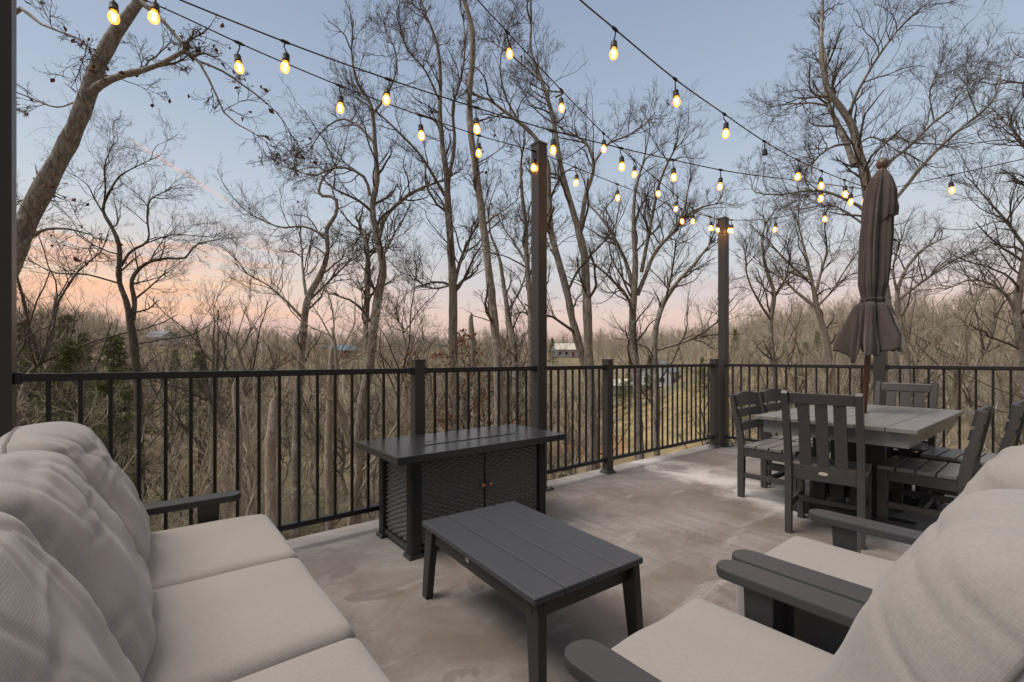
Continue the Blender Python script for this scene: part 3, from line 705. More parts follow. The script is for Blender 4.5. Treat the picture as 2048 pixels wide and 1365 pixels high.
# ------------------------------------------------------------------ umbrella
ub = thing('umbrella_weight', 'round speckled grey umbrella weight on the patio under the table', 'umbrella weight', (4.16, 1.035, 0), 0)
MB().lathe([(.235, .001), (.245, .012), (.240, .035), (.15, .055), (.06, .075), (.042, .085)], 36).build('disc', 'granite', ub, True)
MB().lathe([(.029, .0855), (.029, .36), (.027, .365)], 20).build('tube', 'steel', ub)
um = thing('umbrella', 'closed taupe patio umbrella on a wooden pole through the dining table', 'umbrella', (4.16, 1.035, .09), 0)
lean = R_(4.4); ax = np.cross(np.array([0, 0, 1.]), CR); um.rotation_mode = 'QUATERNION'
from mathutils import Quaternion
def umb_parts():
    # pole leans a little towards the right of the table
    top = 2.50
    MB().lathe([(.0185, .02), (.0185, 1.2), (.0185, top - .09)], 20).build('pole', 'wood', um, True)
    MB().lathe([(.010, top - .06), (.030, top - .055), (.030, top - .045), (.016, top - .036), (.030, top - .028), (.041, top - .005), (.041, top + .012), (.030, top + .032), (.012, top + .043), (.002, top + .045)], 24).build('finial', 'knobwood', um, True)
    rng = np.random.default_rng(3)
    nth = 192; zb = 1.125; ztop = top - .05
    th = np.arange(nth) * 2 * math.pi / nth
    def folds(z):
        a1 = .9 * math.sin(z * 2.3 + .4); a2 = 1.3 * math.sin(z * 1.7 + 1.); a3 = .8 * math.sin(z * 4.1)
        f = .50 * np.cos(6 * th + .4 + a1) + .36 * np.cos(9 * th + 1.1 + a2) + .26 * np.cos(15 * th + 2.2 - a1 * 2) + .26 * np.cos(4 * th - a2) + .17 * np.cos(23 * th + 3 * a3) + .10 * np.cos(37 * th + 5 * a1 + 2 * z)
        return f
    def sheet(zs, rad, amp, name, ruff=0., thick=.004):
        nz = len(zs); P = np.zeros((nz, nth, 3))
        for i, z in enumerate(zs):
            f = folds(z); r = rad(z) * (1 + amp(z) * (np.where(f > 0, np.abs(f)**.7, -np.abs(f)**1.25)))
            zz_ = np.full(nth, z)
            if ruff: 
                wgt = np.clip((zs[0] + .30 - z) / .30, 0, 1) if zs[0] < zs[-1] else 0
                zz_ = z + ruff * wgt * (.60 * np.cos(6 * th + 1.8) + .40 * np.cos(9 * th + .3) + .45 * np.cos(4 * th + .9) + .2 * np.cos(15 * th)) + wgt * .055 * np.cos(th - math.atan2(CR[1], CR[0]) - .2)
                r = r * (1 + wgt * .16 * np.cos(3 * th + 1) + wgt * .15 * np.cos(th - math.atan2(CR[1], CR[0])))
            tw_ = .22 * math.sin(z * 2.1)
            P[i, :, 0] = r * np.cos(th + tw_); P[i, :, 1] = r * np.sin(th + tw_); P[i, :, 2] = zz_
        V = P.reshape(-1, 3); i = np.arange(nz - 1)[:, None] * nth; j = np.arange(nth)[None]
        Q = np.stack([i + j, i + (j + 1) % nth, i + nth + (j + 1) % nth, i + nth + j], -1).reshape(-1, 4)
        o = link(name, fast_mesh(name, V, Q), 'canvas', um)
        so = o.modifiers.new('thickness', 'SOLIDIFY'); so.thickness = thick; so.offset = -1
        return o
    zt_ = zb + .36
    rmain = lambda z: float(np.interp(z, [zb, zb + .06, zb + .16, zb + .32, zt_ - .02, zt_ + .02, zt_ + .12, zt_ + .45, zt_ + .7, ztop], [.160, .156, .126, .090, .062, .062, .084, .090, .080, .03]))
    amain = lambda z: float(np.interp(z, [zb, zb + .2, zt_, zt_ + .3, ztop], [.34, .36, .20, .30, .22]))
    sheet(np.linspace(zb, ztop - .15, 90), rmain, amain, 'canopy', .048)
    rv = lambda z: float(np.interp(z, [ztop - .375, ztop - .30, ztop - .16, ztop - .06, ztop], [.084, .092, .085, .062, .030]))
    sheet(np.linspace(ztop - .375, ztop, 46), rv, lambda z: float(np.interp(z, [ztop - .375, ztop - .1, ztop], [.30, .24, .12])), 'canopy_vent', .022)
    ring = [(.070 * math.cos(a) * (1 + .06 * math.cos(8 * a)), .070 * math.sin(a) * (1 + .06 * math.cos(8 * a)), zt_ + .006 * math.sin(2 * a)) for a in np.linspace(0, 2 * math.pi, 40, False)]
    tie = piping(ring, .006, 'tie_strap', um, 'canvas'); tie.scale = (1, 1, 1)
    kn = MB().lathe([(.004, -.018), (.014, -.008), (.016, .004), (.006, .016)], 10).build('knot', 'canvas', tie, True)
    kd = -(CF * .072); kn.location = (kd[0], kd[1], zt_)
    for a in np.linspace(0, 2 * math.pi, 8, False):
        rb = MB().bar((.05 * math.cos(a), .05 * math.sin(a), zb + .05), (.024 * math.cos(a), .024 * math.sin(a), ztop - .06), .011, .011, .002).build('rib', 'wood', um)
umb_parts()
um.rotation_quaternion = Quaternion(Vector(ax), lean)
# hinge the lean about the table hole
_p = Vector((4.16, 1.035, .735)); _l = um.rotation_quaternion @ Vector((0, 0, .645)); um.location = _p - _l

# ------------------------------------------------------------------ dining chairs (local: faces +x, centre of the seat at the origin)
def chair_base(t, W=.47, D=.44, sh=.435, tp=.915, ln=1.):
    y2 = W / 2
    for s in (-1, 1):
        ym = s * (y2 - .02)
        # rear leg and back post in one sawn curve
        prof = [(-.20, 0), (-.155, 0), (-.150, .20), (-.148, .42), (-.165, .52), (-.215, .74), (-.262, .915), (-.300, .915), (-.312, .90), (-.262, .72), (-.212, .52), (-.198, .42), (-.200, .20)]
        prof = [(x if z < .45 else -.148 + (x + .148) * (1 if x > -.2 else 1) * ln - (.05 * (1 - ln) if x < -.2 else 0), z if z < .45 else .45 + (z - .45) * (tp - .45) / .465) for x, z in prof]
        MB().prism([(x - .02, ym - .019, z) for x, z in prof], (0, .038, 0), .004).build('rear_leg', 'chairgrey', t)
        MB().box(D / 2 - .058, D / 2, ym - .019, ym + .019, 0, sh - .024, .004).build('front_leg', 'chairgrey', t)
        MB().box(-.169, D / 2 - .0585, ym - .014, ym + .014, sh - .095, sh - .024, .004).build('side_rail', 'chairgrey', t)
        MB().box(-.173, D / 2 - .0585, ym - .013, ym + .013, .165, .205, .004).build('stretcher', 'chairgrey', t)
    MB().box(-.01, .025, -y2 + .0345, y2 - .0345, .168, .202, .004).build('cross_stretcher', 'chairgrey', t)
    MB().box(D / 2 - .030, D / 2 - .004, -y2 + .0395, y2 - .0395, sh - .09, sh - .025, .004).build('front_apron', 'chairgrey', t)
def ladder_chair(name, label, group):
    t = thing(name, label, 'dining chair', (0, 0, 0), 0, group); chair_base(t, tp=.835, ln=.62)
    W, D, sh = .47, .44, .435; y2 = W / 2
    for k in range(4):
        x0 = -.165 + k * .0975
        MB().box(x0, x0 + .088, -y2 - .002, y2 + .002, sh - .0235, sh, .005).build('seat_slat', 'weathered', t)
    MB().box(-.196, -.172, -y2 + .0395, y2 - .0395, sh - .09, sh - .025, .004).build('rear_apron', 'chairgrey', t)
    for zc, hh, arch in ((.785, .095, .020), (.685, .065, 0), (.575, .065, 0)):
        xb = float(np.interp(zc, [.45, .512, .69, .835], [-.190, -.192, -.222, -.250])); n = 12; mb = MB()
        fa, ba = [], []
        for k in range(n + 1):
            v = -1 + 2 * k / n; y = v * (y2 - .0395); cx = -.022 * (1 - v * v); zt2 = zc + hh / 2 + arch * (1 - v * v); zb2 = zc - hh / 2
            lx = lambda z: -.18 * (z - zc)
            fa.append([(xb + cx + .011 + lx(zb2), y, zb2), (xb + cx + .011 + lx(zt2), y, zt2), (xb + cx - .011 + lx(zt2), y, zt2), (xb + cx - .011 + lx(zb2), y, zb2)])
        rows = [[mb.bm.verts.new(p) for p in q] for q in fa]
        for k in range(n):
            for i in range(4): mb.bm.faces.new((rows[k][i], rows[k][(i + 1) % 4], rows[k + 1][(i + 1) % 4], rows[k + 1][i]))
        mb.bm.faces.new(rows[0]); mb.bm.faces.new(rows[-1][::-1])
        es = [e for e in mb.bm.edges if len(e.link_faces) == 2 and e.calc_face_angle() > .8]
        bmesh.ops.bevel(mb.bm, geom=es, offset=.004, segments=2, affect='EDGES')
        mb.build('back_slat', 'resin', t)
    return t
def vineyard_chair(name, label, group):
    t = thing(name, label, 'dining chair', (0, 0, 0), 0, group); chair_base(t, W=.42, tp=.935)
    W, D, sh = .42, .44, .435; y2 = W / 2
    for k in range(9):
        x0 = -.165 + k * .043; xm = (x0 + .02) ; dz = .022 * (((xm - .02) / .19)**2) - .012
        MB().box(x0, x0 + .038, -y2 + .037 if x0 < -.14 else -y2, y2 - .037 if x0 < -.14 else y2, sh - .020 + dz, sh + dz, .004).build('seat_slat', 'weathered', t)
    ap = MB().hexa([(-.197, -y2 + .0395, sh - .075), (-.172, -y2 + .0395, sh - .075), (-.172, y2 - .0395, sh - .075), (-.197, y2 - .0395, sh - .075), (-.206, -y2 + .0395, sh + .02), (-.181, -y2 + .0395, sh + .02), (-.181, y2 - .0395, sh + .02), (-.206, y2 - .0395, sh + .02)], .004).build('rear_apron', 'chairgrey', t)
    b = MB().lathe([(.026, 0), (.026, .0025), (.022, .0035)], 24).build('badge', 'badge', ap, False, (-.2025, 0, sh - .022)); b.rotation_euler = (0, R_(-95), 0); b.scale = (.45, 1, 1)
    lx = lambda z: float(np.interp(z, [.45, .52, .74, .915], [-.192, -.208, -.258, -.30]))
    for k in range(3):
        y = (k - 1) * .094
        mb = MB(); zs = [.456, .55, .70, .853]
        rows = [[mb.bm.verts.new(p) for p in ((lx(z) - .0095, y - .032, z), (lx(z) + .0095, y - .032, z), (lx(z) + .0095, y + .032, z), (lx(z) - .0095, y + .032, z))] for z in zs]
        for i in range(3):
            for j in range(4): mb.bm.faces.new((rows[i][j], rows[i][(j + 1) % 4], rows[i + 1][(j + 1) % 4], rows[i + 1][j]))
        mb.bm.faces.new(rows[0][::-1]); mb.bm.faces.new(rows[-1]); mb.build('back_slat', 'chairgrey', t)
    z0, z2 = .854, .923
    MB().hexa([(lx(z0) - .015, -y2 + .0395, z0), (lx(z0) + .015, -y2 + .0395, z0), (lx(z0) + .015, y2 - .0395, z0), (lx(z0) - .015, y2 - .0395, z0),
               (lx(z2) - .015, -y2 + .0395, z2), (lx(z2) + .015, -y2 + .0395, z2), (lx(z2) + .015, y2 - .0395, z2), (lx(z2) - .015, y2 - .0395, z2)], .006).build('top_rail', 'chairgrey', t)
    return t
GD = 'dark grey dining chairs round the table'
v1 = vineyard_chair('dining_chair', 'vertical slat dining chair with its badged back nearest the coffee table', GD); v1.location = (3.505, 1.06, 0); v1.rotation_euler = (0, 0, R_(9))
dup(v1, (4.85, .99, 0), R_(178), 'vertical slat dining chair at the far head of the table, by the railing')
l1 = ladder_chair('dining_chair', 'ladder back dining chair on the corner post side, nearer the fire table', GD); l1.location = (4.03, 1.575, 0); l1.rotation_euler = (0, 0, R_(-90))
dup(l1, (4.57, 1.585, 0), R_(-92), 'ladder back dining chair on the corner post side, half hidden by the first')
dup(l1, (4.0, .652, 0), R_(91), 'ladder back dining chair on the armchair side, seat in full view')
dup(l1, (4.68, .545, 0), R_(88), 'ladder back dining chair behind the armchair cushion, farthest along that side')

# ------------------------------------------------------------------ string lights
def string_light(label, pts, bulbs, unlit=()):
    """pts: (photo x, photo y, depth) along the cable; bulbs: parameter given as photo x of each hanging point"""
    t = thing('string_light', label, 'string light', (0, 0, 0), 0, 'warm string lights strung between the posts')
    P3 = np.array([PD(*q) for q in pts]); X, _ = curve_pts(P3, np.ones(len(P3)), 90)
    px = np.array([1024 + FPX * (p @ CR) / max(p @ CF, .2) for p in (X - np.array([0, 0, 0]))])
    V, Q = tubes([(X[None], np.full((1, len(X)), .0042), 6)])
    link('cable', fast_mesh('cable', V, Q), 'wire', t)
    for k, bxp in enumerate(bulbs):
        i = int(np.argmin(np.abs(px - bxp))); p = X[i]; tg = unit(X[min(i + 1, 89)] - X[max(i - 1, 0)])
        rr = random.Random(int(bxp) * 7 + 3); sw = np.array([rr.uniform(-.012, .012), rr.uniform(-.012, .012), 0])
        w = np.stack([p + tg * .0, p + np.array([0, 0, -.03]) - sw * .6, p + np.array([0, 0, -.058]) + sw])
        tee = np.stack([p - tg * .03, p - tg * .012, p + tg * .012, p + tg * .03]); 
        V, Q = tubes([(w[None], np.array([[.0045, .0036, .0045]]), 6), (tee[None], np.array([[.0043, .0095, .0095, .0043]]), 8)])
        link('drop_wire', fast_mesh('drop_wire', V, Q), 'wire', t)
        tl_ = R_(rr.uniform(-7, 7)); tl2 = R_(rr.uniform(-7, 7))
        so = MB().lathe([(.006, 0), (.010, -.004), (.0165, -.010), (.0185, -.018), (.0185, -.040), (.0200, -.042), (.0200, -.052), (.016, -.0525)], 16)
        so = so.build('socket', 'wire', t, True, tuple(w[-1])); so.rotation_euler = (tl_, tl2, 0)
        if bxp in unlit: continue
        MB().lathe([(.013, -.0530), (.0145, -.058), (.0205, -.068), (.0245, -.082), (.0245, -.092), (.020, -.106), (.011, -.1145), (.002, -.117)], 18).build('bulb', 'bulb', so, True)
        fm = MB()
        for q in range(4):
            a = q * math.pi / 2 + .5
            fm.bar((.0045 * math.cos(a), .0045 * math.sin(a), -.101), (.0085 * math.cos(a), .0085 * math.sin(a), -.066), .0038, .0038, 0)
        fm.build('filament', 'fil', so)
string_light('string light running along the left railing over the fire table to the corner post',
    [(20, -118, 2.06), (160, -48, 2.2), (300, 5, 2.42), (488, 91, 2.66), (680, 172, 2.96), (840, 231, 3.30), (960, 272, 3.60), (1078, 306, 3.97), (1150, 335, 4.22), (1235, 369, 4.56), (1310, 398, 4.92), (1375, 422, 5.32), (1440, 440, 5.90)],
    [216, 488, 679, 842, 963, 1070, 1151, 1233, 1366, 1421, 1437])
string_light('string light crossing over the patio from the close left post to the umbrella post',
    [(40, -135, 2.06), (210, -62, 2.18), (355, -2, 2.3), (575, 86, 2.6), (780, 160, 2.85), (960, 218, 3.1), (1105, 262, 3.3), (1235, 295, 3.5), (1345, 320, 3.7), (1445, 341, 3.9), (1600, 362, 4.25), (1755, 382, 4.6)],
    [318, 573, 777, 958, 1106, 1237, 1342, 1447, 1637, 1709])
string_light('string light coming from overhead down to the corner post, behind the crossing one',
    [(700, -310, 1.9), (880, -90, 2.55), (955, 0, 2.85), (1016, 66, 3.1), (1125, 183, 3.6), (1207, 267, 4.0), (1270, 322, 4.4), (1318, 363, 4.8), (1357, 395, 5.15), (1388, 420, 5.5), (1440, 441, 5.90)],
    [1016, 1124, 1208, 1269, 1318, 1357, 1388, 1419])
string_light('string light with one unlit socket sloping down to the closed umbrella',
    [(900, -280, 1.7), (1080, -78, 2.15), (1160, 0, 2.4), (1223, 53, 2.58), (1352, 160, 2.98), (1452, 231, 3.35), (1530, 284, 3.7), (1598, 322, 4.0), (1645, 343, 4.2), (1690, 361, 4.38), (1757, 382, 4.6)],
    [1226, 1352, 1452, 1530, 1598, 1645, 1687, 1729], (1530,))
string_light('short string light between the corner post and the umbrella post',
    [(1449, 440, 5.9), (1490, 441, 5.7), (1550, 436, 5.42), (1610, 424, 5.15), (1660, 410, 4.95), (1720, 391, 4.72), (1762, 380, 4.6)],
    [1456, 1462, 1552, 1651])
string_light('string light leaving the closed umbrella towards the right edge',
    [(1763, 380, 4.6), (1800, 373, 4.48), (1900, 351, 4.2), (2048, 318, 3.85), (2400, 228, 3.2), (3300, -80, 2.26)],
    [1901, 2120, 2420])

# ------------------------------------------------------------------ trees
def hero_tree(name, label, d0, trunk, limbs=(), seed=1, bark='bark', crown=(26, 1.9), twig=1.0, up=.25, wander=.18, leaves=0, group='bare trees close beyond the railing', tlo=.45, dens=1.0, dead=False, wf=.72):
    """trunk / limbs: photo positions (x, y, width) with an own depth and real thickness for every tree"""
    rng = np.random.default_rng(seed)
    def to3(poly, dd=0.):
        n = len(poly); dep = d0 + dd * np.linspace(0, 1, n)**1.2
        P = np.array([PD(q[0], q[1], dep[i]) for i, q in enumerate(poly)]); r = np.array([q[2] * (wf if len(q) < 4 else 1) * dep[i] / FPX / 2 for i, q in enumerate(poly)]); return P, r
    P, r = to3(trunk)
    g = float(ground_z(P[0, 0], P[0, 1])) - .3
    if P[0, 2] > g + .5:
        dz = P[0, 2] - g; dirx = (P[0] - P[1]); dirx = dirx / max(abs(dirx[2]), .3); e = P[0] + np.array([dirx[0] * .35 * dz, dirx[1] * .35 * dz, -dz]); e[2] = g
        md = P[0] + np.array([dirx[0] * .2 * dz, dirx[1] * .2 * dz, -dz * .5])
        P = np.concatenate([[e, md], P]); r = np.concatenate([[r[0] * 1.45, r[0] * 1.10], r])
    mains = [(P, r)]
    for L in limbs:
        dd = rng.uniform(-.16, .16) * d0 * min(1, (abs(L[-1][0] - L[0][0]) + abs(L[-1][1] - L[0][1])) / 250.)
        mains.append(to3(L, dd))
    sets, curves = [], []
    for i, (p, q) in enumerate(mains):
        ln = np.linalg.norm(np.diff(p, axis=0), axis=1).sum(); n = int(np.clip(ln / .28, 10, 60)); X, Rr = curve_pts(p, q, n)
        X[2:] += np.cumsum(rng.normal(0, .012, X[2:].shape), 0) * np.minimum(1, Rr[2:, None] / .05) * .6
        Rr = Rr * (1 + .05 * rng.normal(size=n)); sets.append((X[None], Rr[None], 10 if i == 0 else 7)); curves.append((X, Rr, ln))
    root = thing(name, label, 'tree', tuple(P[0]), 0, group)
    def put(nm, V, Q, T, m, sm=True):
        o = link(nm, fast_mesh(nm, V - P[0][None], Q, T, sm), m, root); return o
    V, Q = tubes(sets); put('trunk', V, Q, None, bark)
    if dead: return root
    # first level branches off every traced stem
    A = []
    sc = d0 / 14.
    for i, (X, Rr, ln) in enumerate(curves):
        k = int((crown[0] if i == 0 else crown[0] * .5 + ln * 1.6) * dens)
        lo = tlo if i == 0 else .25
        m = 9
        A.append(grow(rng, X[None], Rr[None], np.array([1.0]), max(2, k), (lo, 1.0), crown[1] * (1 if i == 0 else .8), .85, m, wander, up, .55, .007, .05))
        # the tip carries on as finer wood
        A.append(grow(rng, X[None], Rr[None], np.array([1.0]), 3, (.93, 1.0), crown[1] * .9, .35, m, wander, up, .9, .007, .05))
    P1 = np.concatenate([a[0] for a in A]); R1 = np.concatenate([a[1] for a in A]); L1 = np.concatenate([a[2] for a in A])
    P2, R2, L2_ = grow(rng, P1, R1, L1, 6, (.15, 1.), .62, .70, 7, wander, up, .6, .0046, .017)
    P3, R3, L3 = grow(rng, P2, R2, L2_, 4, (.15, 1.), .58, .65, 5, wander * 1.1, up, .7, .0037, .007)
    P4, R4, L4 = grow(rng, P3, R3, L3, 3, (.2, 1.), .62, .6, 4, wander * 1.1, up, .8, .0030, .0042)
    V, Q = tubes([(P1, R1, 5), (P2, R2 * twig, 4), (P3, R3 * twig, 3), (P4, R4 * twig, 3)])
    put('crown', V, Q, None, 'twig')
    if leaves:
        c = P4[:, -1]; c = c[rng.permutation(len(c))[:leaves]]; V, T = leaf_cards(rng, c, .10); put('dead_leaves', V, None, T, 'leaf', False)
    return root

